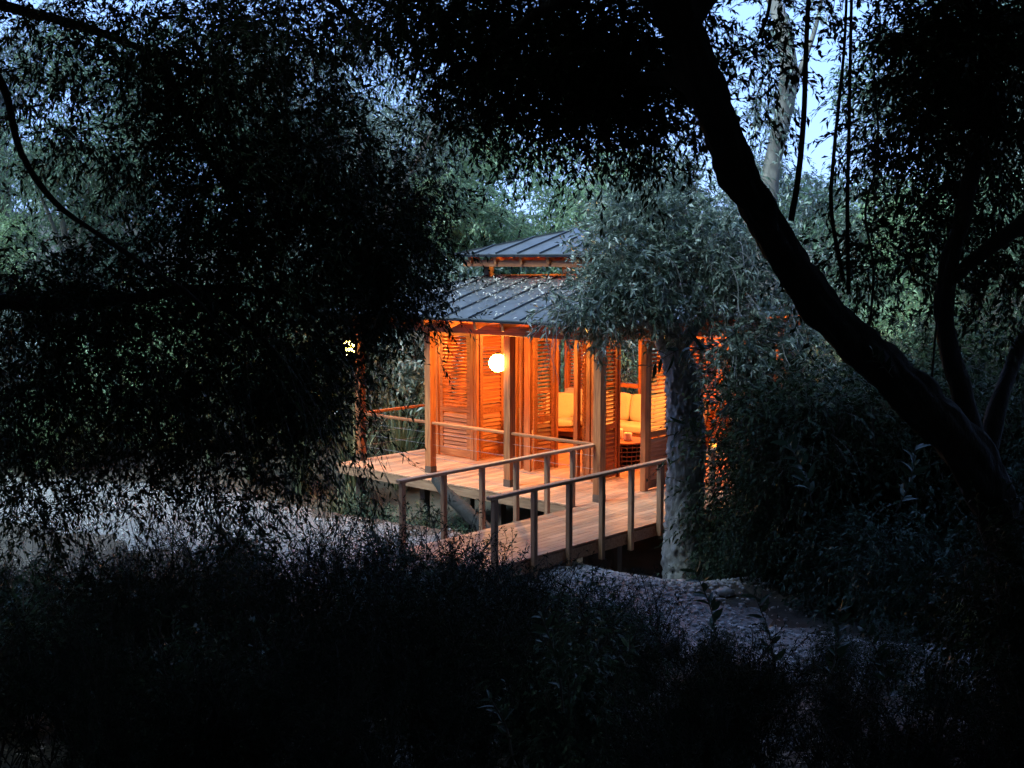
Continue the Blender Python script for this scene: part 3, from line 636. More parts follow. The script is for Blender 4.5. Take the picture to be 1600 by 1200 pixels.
# crown carried on unseen overhead and behind the viewer, added to shade the foreground
OV = [((x, y, z), (2.4, 2.4, 1.0), 1) for x, y, z in ((1, 3.5, 8.2), (4, 3, 8), (-2, 4, 8.6), (3, -1, 7.6), (-1, -.5, 8), (6, 0, 8), (2, -4, 8.5), (5.5, -4, 9), (8, 4, 8.5), (9, 8, 9), (6, 7, 9.3), (2, 7.5, 9.6), (-1.5, 8.5, 10), (11, 3, 8.0), (10, -3, 8), (0, 5.8, 8.8), (4, 5.5, 8.8), (8, 6.5, 8.8), (3, 2, 9.3), (0, 2, 9.3), (7, 2, 9), (11, 7, 8.5), (1, -7, 9), (5, -7.5, 10), (13, 0, 7), (7.5, 11.5, 9.0), (0, 9, 8.4), (3, 8.4, 8.2), (6, 10, 8.6), (8.5, 14, 9.6), (10.5, 12, 9.2), (11, 16, 9.8), (-1.2, 10.6, 8.3), (1.2, 10.8, 8.2), (3.6, 10.8, 8.3), (0, 12, 8.6), (2.6, 12.2, 8.6), (5, 12, 8.7))]
bl = [(rel(Vector(c), t1), r, w) for c, r, w in OV]
crown('shade_canopy', t1, 22, bl, 12500, 10, .6, .34, .18, M['leaf_dark'], M['twig'], droop=.4, tw=False)

# ------------------------------------------------------------------ the big dark tree on the left
t3 = thing('weeping_tree', 'large dark tree with weeping leafy branches filling the left foreground', 'tree', (-7.2, 7.0, g1(-7.2, 7)))
limb('trunk', [rel(p, t3) for p in ((-7.2, 7, g1(-7.2, 7) - .3), (-7.1, 7.1, 2.6), (-6.7, 7.4, 4.6), (-6.3, 7.6, 6.5), (-6.0, 7.5, 9))], [.45, .36, .32, .28, .2], M['bark_dark'], t3, sides=30, n=12, amp=.04, freq=9, ridged=True)
for k, (pts, rr) in enumerate([
    (((-420, 60, 7.4), (-150, 40, 7.6), (-10, 110, 7.8), (32, 235, 7.9), (85, 315, 8), (160, 370, 8.1), (235, 420, 8.2), (300, 462, 8.4), (360, 530, 8.6)), (16, 10, 6.5, 5, 4.5, 4, 3.5, 3, 1.5)),
    (((-700, 300, 7.4), (-300, 420, 7.8), (0, 470, 8.2), (160, 472, 8.6), (300, 452, 9.0), (420, 455, 9.5), (540, 480, 10)), (40, 22, 13, 10, 8, 5, 3)),
    (((-650, 100, 7.4), (-300, -40, 8), (50, 20, 8.6), (250, 90, 9.2), (430, 190, 9.8), (560, 300, 10.4)), (24, 13, 8, 6, 4, 2)),
    (((-500, -200, 7.5), (-100, -160, 8), (250, -100, 8.8), (500, -10, 9.6), (620, 90, 10.2)), (24, 14, 9, 6, 3)),
    (((300, 455, 9.0), (380, 500, 9.2), (450, 580, 9.4), (480, 660, 9.5)), (9, 6, 4, 2)),
    (((250, 90, 9.2), (300, 200, 9.2), (380, 330, 9.4), (470, 430, 9.6)), (10, 7, 5, 2))]):
    limb('branch', [rel(pt(*p), t3) for p in pts], [rad(r, 8) for r in rr], M['bark_dark'], t3, sides=12, n=9, amp=.01, freq=12, seed=k * 5)
B3 = [((60, 60), 8.4, 80, 2.0), ((180, 50), 8.6, 90, 3.5), ((320, 60), 8.8, 100, 6), ((450, 50), 9.2, 90, 6), ((560, 20), 9.6, 70, 4), ((300, 150), 9, 70, 3.0), ((430, 180), 9.4, 90, 6), ((520, 250), 9.8, 80, 5), ((100, 180), 8.6, 60, 1.2), ((220, 240), 8.8, 70, 2.5), ((340, 280), 9.2, 100, 7),
      ((460, 340), 9.6, 100, 8), ((580, 360), 10.2, 85, 7), ((632, 405), 10.6, 50, 4), ((552, 440), 10.2, 72, 5), ((430, 460), 9.6, 90, 7), ((310, 420), 9.2, 80, 5), ((180, 450), 8.8, 70, 3.5), ((60, 470), 8.6, 70, 3.5), ((120, 560), 8.8, 90, 5), ((260, 560), 9.2, 90, 6), ((400, 570), 9.6, 90, 6),
      ((465, 585), 10, 62, 3.5), ((30, 620), 8.6, 70, 3.5), ((200, 660), 9.2, 70, 3), ((340, 660), 9.5, 70, 3.2), ((460, 650), 9.8, 60, 2.6), ((280, 740), 9.4, 55, 1.6), ((420, 750), 9.8, 50, 1.5), ((90, 730), 9, 60, 1.8), ((30, 800), 8.8, 60, 1.2), ((180, 800), 9, 50, .9), ((360, 820), 9.6, 40, .6), ((30, 330), 8.5, 40, .5), ((640, 300), 10.6, 40, 2), ((648, 470), 10.6, 28, 1.4), ((552, 535), 10.2, 32, 1.7), ((600, 490), 10.4, 40, 2.6), ((520, 610), 10.1, 36, 1.3)]
bl = [(rel(pt(x, y, d), t3), (rad(r, d),) * 3, w) for (x, y), d, r, w in B3]
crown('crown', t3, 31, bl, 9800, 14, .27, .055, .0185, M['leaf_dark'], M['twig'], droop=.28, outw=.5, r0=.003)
# long hanging whips with sparse leaves
rng = np.random.default_rng(33)
C = np.array([rel(pt(x, y, d), t3) for x, y, d in zip(rng.uniform(-20, 600, 300), rng.uniform(520, 800, 300), rng.uniform(8.6, 10.4, 300))])
D = unit(np.array([.35, 0, -.8]) + rng.normal(0, .22, C.shape)); V, Q, tint, tw = spray(rng, C, D, rng.uniform(.4, .95, 300), 14, .062, .016, .25, .8, .0035)
obj('hanging_whips', np_mesh('hanging_whips', *tw, M['twig']), None, t3); obj('whip_leaves', np_mesh('whip_leaves', V, Q, M['leaf_dark'], tint), None, t3)
OV = [((x, y, z), (2.4, 2.4, 1.1), 1) for x, y, z in ((-4, 1, 7.6), (-6, -2, 7.8), (-3, -3.5, 8), (-8, 3, 7.6), (-9, 8, 8), (-6.5, 9.5, 9.3), (-11, 5, 6), (-10, 0, 6.5), (-7, -5, 8.5), (-11, -4, 7), (-4, 6, 8.4), (-12, 10, 7), (-3.5, 9, 9.8), (-3.5, 11.5, 10.6), (-6.5, 12, 10), (-7, 6, 8.6), (-5, 3.5, 8.6), (-2, 1.5, 9), (-3, -7, 9), (-9, -8, 9), (-14, 4, 5), (-4.5, 12.2, 8.7), (-3.4, 10.6, 8.3), (-7.5, 12, 9.0), (-2.5, 9.8, 8.4), (-5.5, 9, 8.2), (-10, 11, 8.5), (-10, 14, 9))]  # unseen overhead leaf masses, added to keep light off the left foreground
bl = [(rel(Vector(c), t3), r, w) for c, r, w in OV]
crown('shade_canopy', t3, 32, bl, 9500, 10, .6, .34, .18, M['leaf_dark'], M['twig'], droop=.4, tw=False)

# ------------------------------------------------------------------ trees and shrubs behind the pavilion
def make_tree(seed, h, r, lean, leafm, bark, nt, ll, lw, droop):
    root = bpy.data.objects.new('woodland_tree', None); link(root); rng = np.random.default_rng(seed)
    top = np.array([lean, 0, h * .75]); limb('trunk', [(0, 0, -.6), (lean * .1, .1, h * .2), (lean * .45, -.1, h * .45), tuple(top)], [.03 * h, .024 * h, .018 * h, .006 * h], bark, root, sides=14, n=8, amp=.03, freq=6, seed=seed)
    blobs = []
    for k in range(11):
        a = rng.uniform(0, 6.28); q = r * rng.uniform(.25, .8); z = h * rng.uniform(.28, .92); s = r * rng.uniform(.34, .55)
        c = np.array([lean * z / h + q * math.cos(a), q * math.sin(a), z]); blobs.append((tuple(c), (s, s, s * .75), s ** 2))
        b0 = np.array([lean * .5 * z / h, 0, z * .55]); limb('branch', [tuple(b0), tuple((b0 + c) / 2 + [0, 0, .2]), tuple(c)], [.009 * h, .006 * h, .002 * h], bark, root, sides=7, n=5)
    crown('crown', root, seed + 1, blobs, nt, 14, .75, ll, lw, leafm, M['twig'], droop=droop, outw=.6, r0=.008)
    return root
protos = [make_tree(51, 10, 3.6, .8, M['leaf_mid'], M['bark_pale'], 2600, .17, .055, .4), make_tree(61, 11, 3.2, -1.0, M['leaf_silver'], M['bark_pale'], 2600, .16, .045, .5), make_tree(71, 8, 3.4, .4, M['leaf_bright'], M['bark_dark'], 2400, .17, .06, .3)]
TREES = [  # proto, x, y, scale, rot, label
    (1, -3.2, 32, .95, .4, 'tall grey-green tree rising just left of the upper roof'), (2, -.2, 33.5, .86, 2.0, 'bright green tree directly behind the upper roof'), (2, 2.6, 36, .80, 4.1, 'yellow-green tree in the gap right of the roof peak'),
    (0, -6.8, 34, .88, 1.0, 'woodland tree in the dusk wood behind the left tree'), (0, -11.5, 32, .80, 3.0, 'woodland tree in the dusk wood behind the left tree'), (2, -14.5, 29, .75, 5.2, 'woodland tree in the dusk wood behind the left tree'), (1, -18, 36, .9, 2.2, 'woodland tree in the dusk wood behind the left tree'),
    (1, 6.0, 40, .62, 3.3, 'low pale tree below the bright sky gap'), (0, 9.8, 38, .62, .3, 'low pale tree below the bright sky gap'),
    (0, 12.3, 31, 1.05, 1.7, 'tall tree in the dark wood right of the sky gap'), (2, 9.9, 25, .8, .2, 'bushy tree in the dark wood behind the leaning trunk'), (1, 11.8, 27, 1.0, 2.9, 'tall tree in the dark wood right of the sky gap'), (0, 8.8, 21.5, .55, 4.4, 'bushy tree in the dark wood behind the leaning trunk'),
    (0, -27, 48, 1.2, .5, 'woodland tree in the dusk wood behind the left tree'), (1, -21, 50, 1.25, 1.5, 'woodland tree in the dusk wood behind the left tree'), (0, -14.5, 47, 1.15, 2.5, 'woodland tree in the dusk wood behind the left tree'), (1, -8.5, 48, 1.1, 4.5, 'woodland tree in the dusk wood behind the left tree'), (2, -2.5, 45, 1.1, 3.5, 'tree closing the view behind the roof'), (2, 3.5, 47, 1.0, 5.5, 'tree closing the view behind the roof'), (2, 9.5, 52, .55, .1, 'low pale tree below the bright sky gap'), (2, 15.5, 50, .62, 1.1, 'low pale tree below the bright sky gap'), (1, 22, 47, 1.2, 2.1, 'tall tree in the dark wood right of the sky gap'),
    (0, 15.6, 36, 1.2, 5.5, 'tall tree in the dark wood right of the sky gap'), (0, -22, 30, 1.0, .9, 'woodland tree in the dusk wood behind the left tree')]
first = {}
for k, x, y, s, rz, lb in TREES:
    if k in first: o = copy_tree(protos[k])
    else: o = protos[k]; first[k] = 1
    o.location = (x, y, g1(x, y)); o.scale = (s, s, s); o.rotation_euler = (0, 0, rz); tag(o, lb, 'tree', 'trees in the wood behind the pavilion')
# slender pale-trunked tree against the sky gap
tp = thing('pale_trunked_tree', 'slender crooked pale trunk standing against the bright sky gap', 'tree', (W(-3, 8).x, 27, g1(9, 27)))
tp.location = (5.9, 27, g1(5.9, 27))
limb('trunk', [rel(pt(x, y, 27), tp) for x, y in ((1195, 620), (1198, 480), (1196, 380), (1202, 290), (1212, 230), (1226, 170), (1232, 105), (1222, 40), (1196, -30))], [.26, .24, .22, .21, .20, .20, .20, .17, .12], M['bark_pale'], tp, sides=16, n=10, amp=.04, freq=4, ridged=True)
limb('branch', [rel(pt(x, y, 27), tp) for x, y in ((1226, 165), (1250, 110), (1275, 40), (1290, -40))], [.09, .07, .05, .03], M['bark_pale'], tp, sides=10, n=8)
bl = [(rel(pt(x, y, d), tp), (rad(r, d),) * 3, w) for (x, y), d, r, w in [((1180, 120), 27, 55, 2), ((1190, 200), 27.4, 45, 1.6), ((1255, 30), 27, 45, 1.2), ((1170, 280), 27, 45, 1.6), ((1290, 330), 28, 60, 2.0), ((1350, 330), 28, 55, 2.4), ((1380, 220), 28, 60, 2.2), ((1370, 120), 28, 45, 1.2), ((1140, 320), 28, 40, 1.5), ((1240, 330), 28, 30, .8)]]
crown('crown', tp, 81, bl, 640, 13, .6, .15, .042, M['leaf_silver'], M['twig'], droop=.5, r0=.007)

def make_shrub(seed, h, r, leafm, n, ll, lw, droop=.3, name='shrub', stems=7):
    root = bpy.data.objects.new(name, None); link(root); rng = np.random.default_rng(seed)
    C = np.zeros((stems, 3)); C[:, :2] = rng.normal(0, .1, (stems, 2)); a = rng.uniform(0, 6.28, stems); K = 5; tt = np.linspace(0, 1, K)
    D = np.stack([np.cos(a) * r * .7, np.sin(a) * r * .7, np.full(stems, h * .8)], 1); poly = C[:, None] + D[:, None] * tt[None, :, None] + rng.normal(0, .03 * r, (stems, K, 3)); poly[:, 0, 2] = -.15
    obj('stems', np_mesh('stems', *tubes(poly, np.linspace(.02, .006, K)[None].repeat(stems, 0) * max(1, h / 1.5), 5), M['twig']), None, root)
    blobs = [((rng.uniform(-.5, .5) * r, rng.uniform(-.5, .5) * r, h * rng.uniform(.2, .78)), (r * .5, r * .5, h * .24), 1) for _ in range(9)]
    crown('foliage', root, seed + 1, blobs, n, 12, .12 * h + .2, ll, lw, leafm, M['twig'], droop=droop, outw=.5)
    return root
def place(protos, used, k, x, y, s, rz, label, cat, group, sz=1):
    o = copy_tree(protos[k]) if k in used else protos[k]; used.add(k)
    o.location = (x, y, g1(x, y) - .05); o.scale = (s, s, s * sz); o.rotation_euler = (0, 0, rz); tag(o, label, cat, group); return o
far = [make_shrub(101, 4.2, 2.6, M['leaf_mid'], 2000, .16, .055, name='thicket_bush'), make_shrub(111, 3.8, 2.4, M['leaf_silver'], 2000, .15, .045, name='thicket_bush'), make_shrub(121, 3.6, 2.4, M['leaf_bright'], 1900, .15, .055, name='thicket_bush')]
u_ = set(); rng = np.random.default_rng(12)
for k, (x, y, s) in enumerate([(-15, 27, 1.1), (-11.5, 26.5, 1.0), (-8.4, 28, 1.1), (-5.3, 29, 1.05), (-2.2, 29.6, 1.1), (.8, 30.5, 1.15), (3.8, 31, 1.1), (6.8, 31.5, 1.15), (9.6, 29, 1.0), (8.6, 25.5, .85), (11.5, 27, 1.1), (14, 24, 1.1), (9.2, 22.2, .75), (12.6, 20.5, .9), (16.5, 21, 1.1), (-19, 27, 1.1), (-13.5, 24.8, .6), (-9.8, 24.9, .5), (7.2, 20.4, .55)]):
    side = 'behind the left tree' if x < -4 else ('behind the pavilion roof' if x < 6 else 'in the dark right-hand wood')
    place(far, u_, (2 if k % 2 else 1) if side == 'behind the pavilion roof' else k % 3, x, y, s, rng.uniform(0, 6), 'dense leafy bush in the thicket ' + side, 'bush', 'thicket bushes ' + side)

# reeds beside the deck and agaves above the roof
def blades(seed, n, h, spread, w, mat, name, curve=.4):
    rng = np.random.default_rng(seed); K = 6; tt = np.linspace(0, 1, K); a = rng.uniform(0, 6.28, n); hh = h * rng.uniform(.5, 1.1, n)
    out = np.stack([np.cos(a), np.sin(a), np.zeros(n)], 1); base = out * rng.uniform(0, .25, (n, 1)) * spread * 1.0
    poly = base[:, None] + out[:, None] * (spread * rng.uniform(.2, 1, n))[:, None, None] * (tt ** 1.7)[None, :, None]
    z = hh[:, None] * (tt[None] - curve * rng.uniform(.2, 1.1, n)[:, None] * tt[None] ** 3); poly = poly + np.stack([np.zeros_like(z), np.zeros_like(z), z], -1)
    s = np.stack([-out[:, 1], out[:, 0], out[:, 2]], 1) ; ww = w * np.array([.6, 1, 1, .85, .5, .05]) * .5
    V = np.stack([poly - s[:, None] * ww[None, :, None], poly + s[:, None] * ww[None, :, None]], 2)
    base_i = (np.arange(n) * K * 2)[:, None] + (np.arange(K - 1) * 2)[None]
    Q = np.stack([base_i, base_i + 1, base_i + 3, base_i + 2], -1).reshape(-1, 4); tint = np.repeat(np.clip(rng.normal(.5, .25, n), 0, 1), K - 1)
    return np_mesh(name, V.reshape(-1, 3), Q, mat, tint)
reedm = [blades(200 + k, 90, 2.6, .9, .035, M['reed'], 'reed_clump', .45) for k in range(2)]
for k, (x, y, s) in enumerate([(*W(5.6, -1.1).xy, .55), (*W(4.6, -.9).xy, .5), (*W(3.4, -1.0).xy, .5), (*W(2.4, -.8).xy, .45)]):
    o = obj('reed_clump', reedm[k % 2], None, None, (x, y, g1(x, y))); o.scale = (s * 1.3, s * 1.3, s); o.rotation_euler = (0, 0, k * 1.7)
    tag(o, 'low clump of reeds in the gully below the front edge of the deck', 'reeds', 'low reeds below the deck')
for k, (x, y, s) in enumerate([(-3.5, 26.2, 1.0), (-4.6, 25.6, .95), (-2.6, 27.2, 1.1), (-5.6, 25.2, .8), (-1.6, 28, 1.1), (-6.6, 25.8, .9), (-3.4, 24.6, .6)]):
    o = obj('reed_clump', reedm[k % 2], None, None, (x, y, g1(x, y))); o.scale = (s,) * 3; o.rotation_euler = (0, 0, k * 1.3)
    tag(o, 'clump of tall pale reeds growing behind the left end of the deck', 'reeds', 'reed clumps behind the deck')
rw = W(3.0, 7.9); 
for k, (u, v, s) in enumerate([(2.2, 7.7, 1.0), (4.6, 7.6, .95), (1.0, 7.9, 1.05)]):
    w = W(u, v); o = obj('reed_clump', reedm[k % 2], None, None, (w.x, w.y, g1(w.x, w.y))); o.scale = (s * 1.1,) * 3; o.rotation_euler = (0, 0, k * 2.1)
    tag(o, 'clump of tall reeds seen through the open back of the pavilion', 'reeds', 'reeds behind the sofa')
am = blades(230, 34, 1.7, .9, .16, M['agave'], 'agave', .12)
for k, (px_, py_, d, s) in enumerate([(705, 385, 31, 1.2), (735, 365, 33, 1.2), (765, 370, 32, 1.1), (790, 360, 34, 1.3), (828, 358, 33, 1.1)]):
    p = pt(px_, py_, d)
    o = obj('agave', am, None, None, (p.x, p.y, g1(p.x, p.y) + .0)); o.scale = (s, s, s * 2.4); o.rotation_euler = (0, 0, k * 1.1)
    tag(o, 'tall blue-green sword-leaved plant behind the upper roof', 'plant', 'sword-leaved plants behind the roof')

# ------------------------------------------------------------------ foreground shrubs
def make_needle(seed, h, r, stems):
    root = bpy.data.objects.new('needle_shrub', None); link(root); rng = np.random.default_rng(seed)
    lobes = rng.normal(0, r * .45, (7, 2)); lh = h * rng.uniform(.45, 1.1, 7); k = rng.integers(0, 7, stems)
    a = rng.uniform(0, 6.28, stems); C = np.concatenate([lobes[k] * .6 + rng.normal(0, .10 * r, (stems, 2)), (rng.uniform(-.05, .45, stems) * lh[k])[:, None]], 1)
    D = np.stack([np.cos(a) * rng.uniform(.1, .9, stems), np.sin(a) * rng.uniform(.1, .9, stems), np.ones(stems)], 1); L = lh[k] * rng.uniform(.3, .75, stems)
    V, Q, tint, tw = spray(rng, C, D, L, 34, .042, .009, .18, 1.1, .006)
    Du = unit(D); t = rng.uniform(.35, .9, (3, stems, 1)); C2 = (C[None] + Du[None] * L[None, :, None] * t + DOWN * .15 * L[None, :, None] * t ** 2).reshape(-1, 3); D2_ = np.repeat(Du[None], 3, 0).reshape(-1, 3) + rng.normal(0, .6, (3 * stems, 3))
    V2, Q2, tint2, tw2 = spray(rng, C2, D2_, rng.uniform(.10, .28, 3 * stems), 14, .040, .009, .1, 1.1, .003)
    obj('foliage', np_mesh('foliage', np.concatenate([V, V2]), np.concatenate([Q, Q2 + len(V)]), M['leaf_needle'], np.concatenate([tint, tint2])), None, root)
    obj('stems', np_mesh('stems', np.concatenate([tw[0], tw2[0]]), np.concatenate([tw[1], tw2[1] + len(tw[0])]), M['stem_dark']), None, root)
    return root
nd = [make_needle(301 + k * 7, 1.3, .9, 170) for k in range(4)]; u_ = set(); rng = np.random.default_rng(41)
NB = [(-6.2, 14.2, .85), (-4.6, 13.6, .9), (-3.2, 13.2, 1.0), (-1.9, 13.0, 1.15), (-.8, 12.8, 1.1), (.2, 12.4, .9), (1.0, 11.6, .85), (-5.4, 12.2, 1.0), (-3.9, 11.8, 1.05), (-2.5, 11.4, 1.1), (-1.2, 11.0, 1.1), (.1, 10.6, 1.0), (1.15, 10.0, .65), (1.7, 8.8, .4),
      (-4.8, 10, 1.0), (-3.4, 9.6, 1.05), (-2.0, 9.3, 1.1), (-.7, 9.0, 1.05), (.6, 8.6, 1.0), (1.6, 8.0, .6), (-3.6, 8, .95), (-2.4, 7.6, 1.0), (-1.2, 7.3, 1.0), (0, 7.0, .95), (1.1, 6.6, .7), (2.0, 6.8, .45), (-2.4, 6.0, .85), (-1.3, 5.6, .85), (-.2, 5.5, .8), (.9, 5.2, .75), (1.8, 5.0, .5), (2.3, 5.2, .8), (2.9, 5.6, .75), (4.0, 6.6, .6), (3.0, 6.6, .5), (3.6, 7.4, .45), (4.6, 7.6, .5), (2.4, 4.5, .7), (1.6, 4.4, .7), (2.3, 10.3, .32), (2.95, 11.0, .3), (1.6, 12.0, .36), (.6, 4.4, .65), (-.5, 4.5, .65), (-1.5, 4.8, .7)]
for k, (x, y, s) in enumerate(NB):
    row = ('in front of the left stretch of gravel path' if x < -2.2 else 'in front of the near end of the footbridge') if y > 10.5 else ('low in the left foreground' if x < -1.5 else ('low in the bottom centre foreground' if x < 1.05 else 'low before the pale path in the right foreground'))
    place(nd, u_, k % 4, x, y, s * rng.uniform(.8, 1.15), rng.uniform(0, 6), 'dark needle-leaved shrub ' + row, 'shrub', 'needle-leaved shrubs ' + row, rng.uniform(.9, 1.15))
brd = [make_shrub(401 + k * 9, 1.9, 1.15, M['leaf_broad'], 620, .095, .036, .3, 'broadleaf_shrub') for k in range(3)]; u_ = set()
tall = [make_shrub(451 + k * 9, 3.3, 1.35, M['leaf_dark'], 1150, .10, .036, .35, 'tall_shrub') for k in range(2)]; ut = set()
for k, (x, y, s) in enumerate([(3.75, 17.4, .85), (3.85, 16.9, .8), (3.95, 16.2, .98), (4.9, 15.9, 1.05), (5.9, 15.4, 1.0), (7.0, 15.0, 1.05), (8.2, 14.6, 1.1), (5.6, 17.6, 1.15), (7.4, 17.4, 1.2)]):
    place(tall, ut, k % 2, x, y, s, k * 1.9, 'tall near-black shrub screening the right end of the pavilion', 'shrub', 'tall dark shrubs right of the grey trunk')
BS = [(3.45, 16.0, .5), (4.2, 14.9, .8), (5.3, 14.4, .85), (6.6, 14.0, .95), (4.7, 13.4, .75), (6.0, 13.2, .95), (7.4, 12.4, 1.1), (3.3, 17.6, .8), (4.4, 17.4, 1.0), (5.8, 17.2, 1.2), (7.2, 17.0, 1.3), (9, 15.6, 1.3), (6.2, 11.2, .7), (3.1, 8.2, .3), (4.9, 8.0, .45), (-4.2, 10.6, .7), (-2.9, 12.4, .75), (-1.0, 9.9, .6), (-3.2, 7.2, .55), (-.4, 12.0, .6), (.7, 9.4, .5), (-1.8, 6.4, .5), (.3, 6.2, .45), (3.2, 6.3, .6), (2.95, 5.2, .5), (3.05, 16.6, .42)]
for k, (x, y, s) in enumerate(BS):
    where = ('among the foreground needles' if x < 2 else 'beside the grey trunk') if x < 5 and (y > 13 or x < 2) else ('in the low right foreground' if y < 12 else 'under the leaning trunk')
    place(brd, u_, k % 3, x, y, s, rng.uniform(0, 6), 'dark broad-leaved shrub ' + where, 'shrub', 'broad-leaved shrubs ' + where)

for k, (u, v, sc_) in enumerate([(5.4, -1.15, .55), (4.3, -1.05, .5), (3.3, -1.2, .55), (2.3, -1.0, .5), (1.3, -.95, .5), (4.9, -.4, .5), (2.8, -.3, .5)]):
    w = W(u, v); place(brd, u_, k % 3, w.x, w.y, sc_, k * 1.4, 'low leafy shrub in the gully under the front edge of the deck', 'shrub', 'low shrubs under the deck edge')
for k, (x, y, sc_) in enumerate([(2.6, 9.4, .2), (3.25, 9.9, .2), (2.75, 6.1, .43), (1.95, 10.9, .18)]):
    place(tall, ut, k % 2, x, y, sc_, k * 2.3, ('dark shrub hiding the foot of the leaning trunk' if sc_ > .4 else 'small dark shrub standing against the pale path at lower right'), 'shrub', 'small shrubs against the pale path')
# single large leaves that stand out: sprigs with separately built leaves
def leaf_mesh(L, w, mat):
    K = 6; v = []; f = []
    for k in range(K + 1):
        t = k / K; ww = w * .5 * math.sin(math.pi * min(1, t ** .8)) ** .9; x = L * t; z = -.25 * L * t * t
        v += [(x, -ww, z + ww * .35), (x, 0, z), (x, ww, z + ww * .35)]
    for k in range(K):
        b = k * 3; f += [(b, b + 3, b + 4, b + 1), (b + 1, b + 4, b + 5, b + 2)]
    me = bpy.data.meshes.new('leaf'); me.from_pydata(v, [], f); me.materials.append(mat); me.polygons.foreach_set('use_smooth', [True] * len(f))
    a = me.attributes.new('tint', 'FLOAT', 'FACE'); a.data.foreach_set('value', [.45] * len(f)); return me
LM = {}
def sprig(name, label, pts, nleaf, L, w, mat, seed, r=.006, cat='sprig', up=0.15):
    rng = np.random.default_rng(seed); pts = [Vector(p) for p in pts]; root = thing(name, label, cat, pts[0])
    loc = [p - pts[0] for p in pts]; limb('stem', [tuple(p) for p in loc], [r * (1 - .6 * k / len(loc)) for k in range(len(loc))], M['twig'], root, sides=6, n=6)
    c = catmull([tuple(p) for p in loc], 12); key = (L, w, mat.name)
    if key not in LM: LM[key] = leaf_mesh(L, w, mat)
    for k in range(nleaf):
        t = .2 + .8 * k / max(1, nleaf - 1); i = min(len(c) - 2, int(t * (len(c) - 1))); tan = Vector(c[i + 1] - c[i]).normalized()
        sd = Vector(rng.normal(size=3)); sd = (sd - tan * sd.dot(tan)).normalized(); d = (tan * .55 + sd * .8 + Vector((0, 0, up))).normalized()
        o = obj('leaf', LM[key], None, root, Vector(c[i]), frame_quat(d, Vector(rng.normal(size=3)) + Vector((0, 0, 1.5)))); s = rng.uniform(.75, 1.15); o.scale = (s, s, s)
    return root
sprig('leafy_sprig', 'dark sprig of long leaves hanging in front of the grey trunk', [pt(1150, 520, 11), pt(1105, 545, 11), pt(1065, 545, 11), pt(1010, 575, 11)], 15, .19, .045, M['leaf_dark'], 1)
sprig('leafy_sprig', 'lower dark sprig of long leaves across the grey trunk', [pt(1170, 620, 11), pt(1130, 630, 11), pt(1085, 650, 11), pt(1050, 690, 11)], 13, .17, .042, M['leaf_dark'], 2)
sprig('leafy_sprig', 'small green sprig sprouting on the leaning trunk', [pt(1395, 590, 6.2), pt(1378, 570, 6.2), pt(1362, 552, 6.2)], 9, .085, .026, M['leaf_broad'], 3, .003)
for k, (x0, y0, x1, y1, d, lb) in enumerate([(880, 1110, 845, 960, 5.2, 'broad-leaved seedling standing highest among the foreground needles'), (800, 1180, 765, 1090, 4.6, 'broad-leaved seedling at the bottom centre'), (960, 1080, 985, 985, 5.6, 'broad-leaved seedling right of the tallest foreground seedling'),
                                             (1270, 790, 1230, 690, 11.5, 'large-leaved plant in front of the lit veranda right of the grey trunk'), (1400, 800, 1430, 700, 10, 'large-leaved plant under the leaning trunk'), (1440, 1110, 1500, 960, 6.5, 'dark leafy stem standing in front of the pale path'), (1390, 1090, 1350, 980, 6.8, 'bare-based leafy stem left of the path patch'), (1210, 1060, 1180, 930, 7.5, 'dark leafy stem against the middle of the pale path'), (1290, 1080, 1310, 950, 7.2, 'tall dark leafy stem against the pale path'), (1120, 1010, 1085, 890, 8.5, 'dark leafy stem at the bend of the path by the bank')]):
    sprig('seedling', lb, [pt(x0, y0, d), pt((x0 + x1) / 2 + 8, (y0 + y1) / 2, d), pt(x1, y1, d)], 22, rad(27, d), rad(9, d), M['leaf_broad'], 20 + k, .006, 'plant')
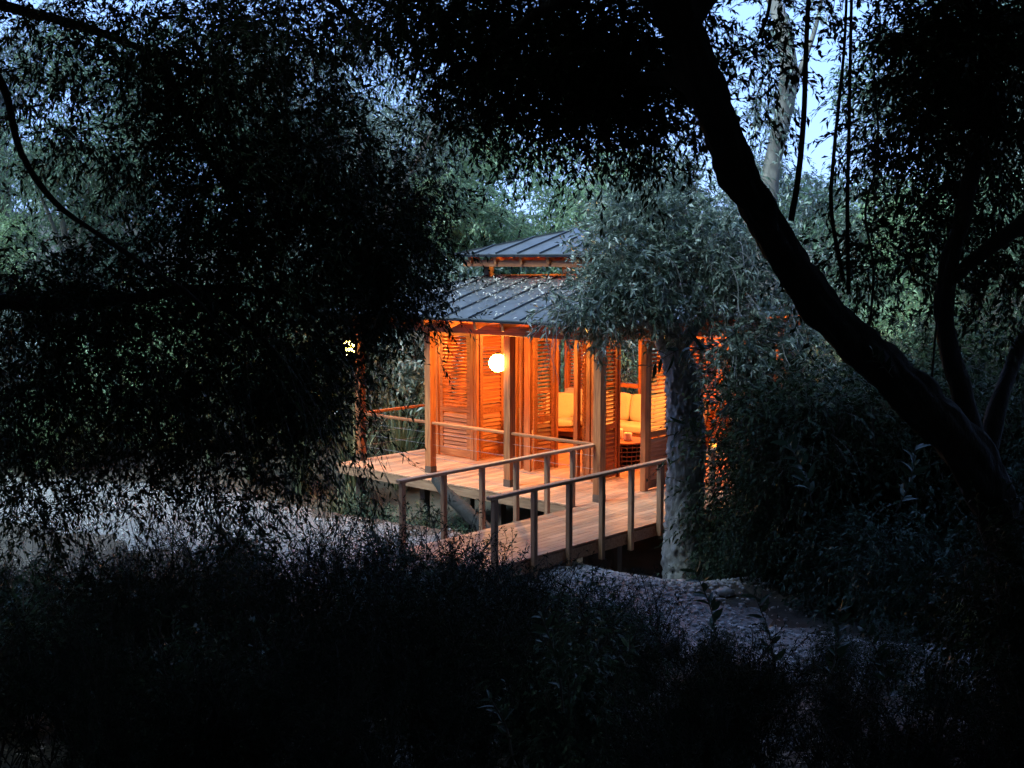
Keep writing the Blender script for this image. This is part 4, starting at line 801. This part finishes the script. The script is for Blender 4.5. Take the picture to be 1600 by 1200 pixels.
sprig('yellow_plant', 'pale yellow-green leafy plant at the right edge of the path', [pt(1512, 1010, 8.8), pt(1508, 985, 8.8), pt(1505, 960, 8.8)], 14, rad(38, 8.8), rad(17, 8.8), M['leaf_yellow'], 61, .004, 'plant')

# leaning dead log under the deck
lg = obj('fallen_log', tube_mesh('fallen_log', [tuple(p) for p in (pt(770, 840, 19.6), pt(735, 805, 20), pt(702, 775, 20.4), pt(680, 748, 20.8))], [.13, .12, .11, .09], M['log_bark'], sides=16, n=10, amp=.02, freq=9)); tag(lg, 'dark leaning log propped under the front edge of the deck', 'log')

# dry leaves lying on the lower roof (too many to count)
rng = np.random.default_rng(77); n = 2600
uu = rng.uniform(.0, 6.0, n); tt = np.clip(rng.gamma(2.0, .42, n), 0.02, 2.9); vv = 1.78 - tt; ok = (vv > -.55) & (uu < 6.6 - (1.78 - vv) * 0) & (uu - 3.1 < 3.6 - (vv + .6)); uu, vv = uu[ok], vv[ok]
seam = -.6 + np.round((uu + .6) / .617) * .617; near = rng.random(len(uu)) < .45; uu = np.where(near, seam + rng.normal(.04, .05, len(uu)), uu)
pos = np.array([list(W(a, b, 3.05 + .29 * (3.7 - (3.1 - b)) + .046)) for a, b in zip(uu, vv)]); d = rng.normal(size=pos.shape); d[:, 2] *= .3
V, Q = leaf_arrays(rng, pos, d, rng.uniform(.05, .10, len(pos)), rng.uniform(.02, .04, len(pos)), 3, 0)
fl = obj('fallen_leaves', np_mesh('fallen_leaves', V, Q, M['dry'], rng.random(len(pos)))); tag(fl, 'dry pale leaves littering the lower roof', 'leaves', kind='stuff')
# leaf litter on the slope
n = 9000; x = rng.uniform(-9, 9, n); y = rng.uniform(3.5, 19, n); pos = np.stack([x, y, gz(x, y) + .02], 1); d = rng.normal(size=pos.shape); d[:, 2] *= .2
V, Q = leaf_arrays(rng, pos, d, rng.uniform(.04, .09, n), rng.uniform(.015, .03, n), 3, 0)
tag(obj('leaf_litter', np_mesh('leaf_litter', V, Q, M['dry'], rng.random(n) * .7)), 'dry leaf litter scattered over the slope and path edges', 'leaves', kind='stuff')
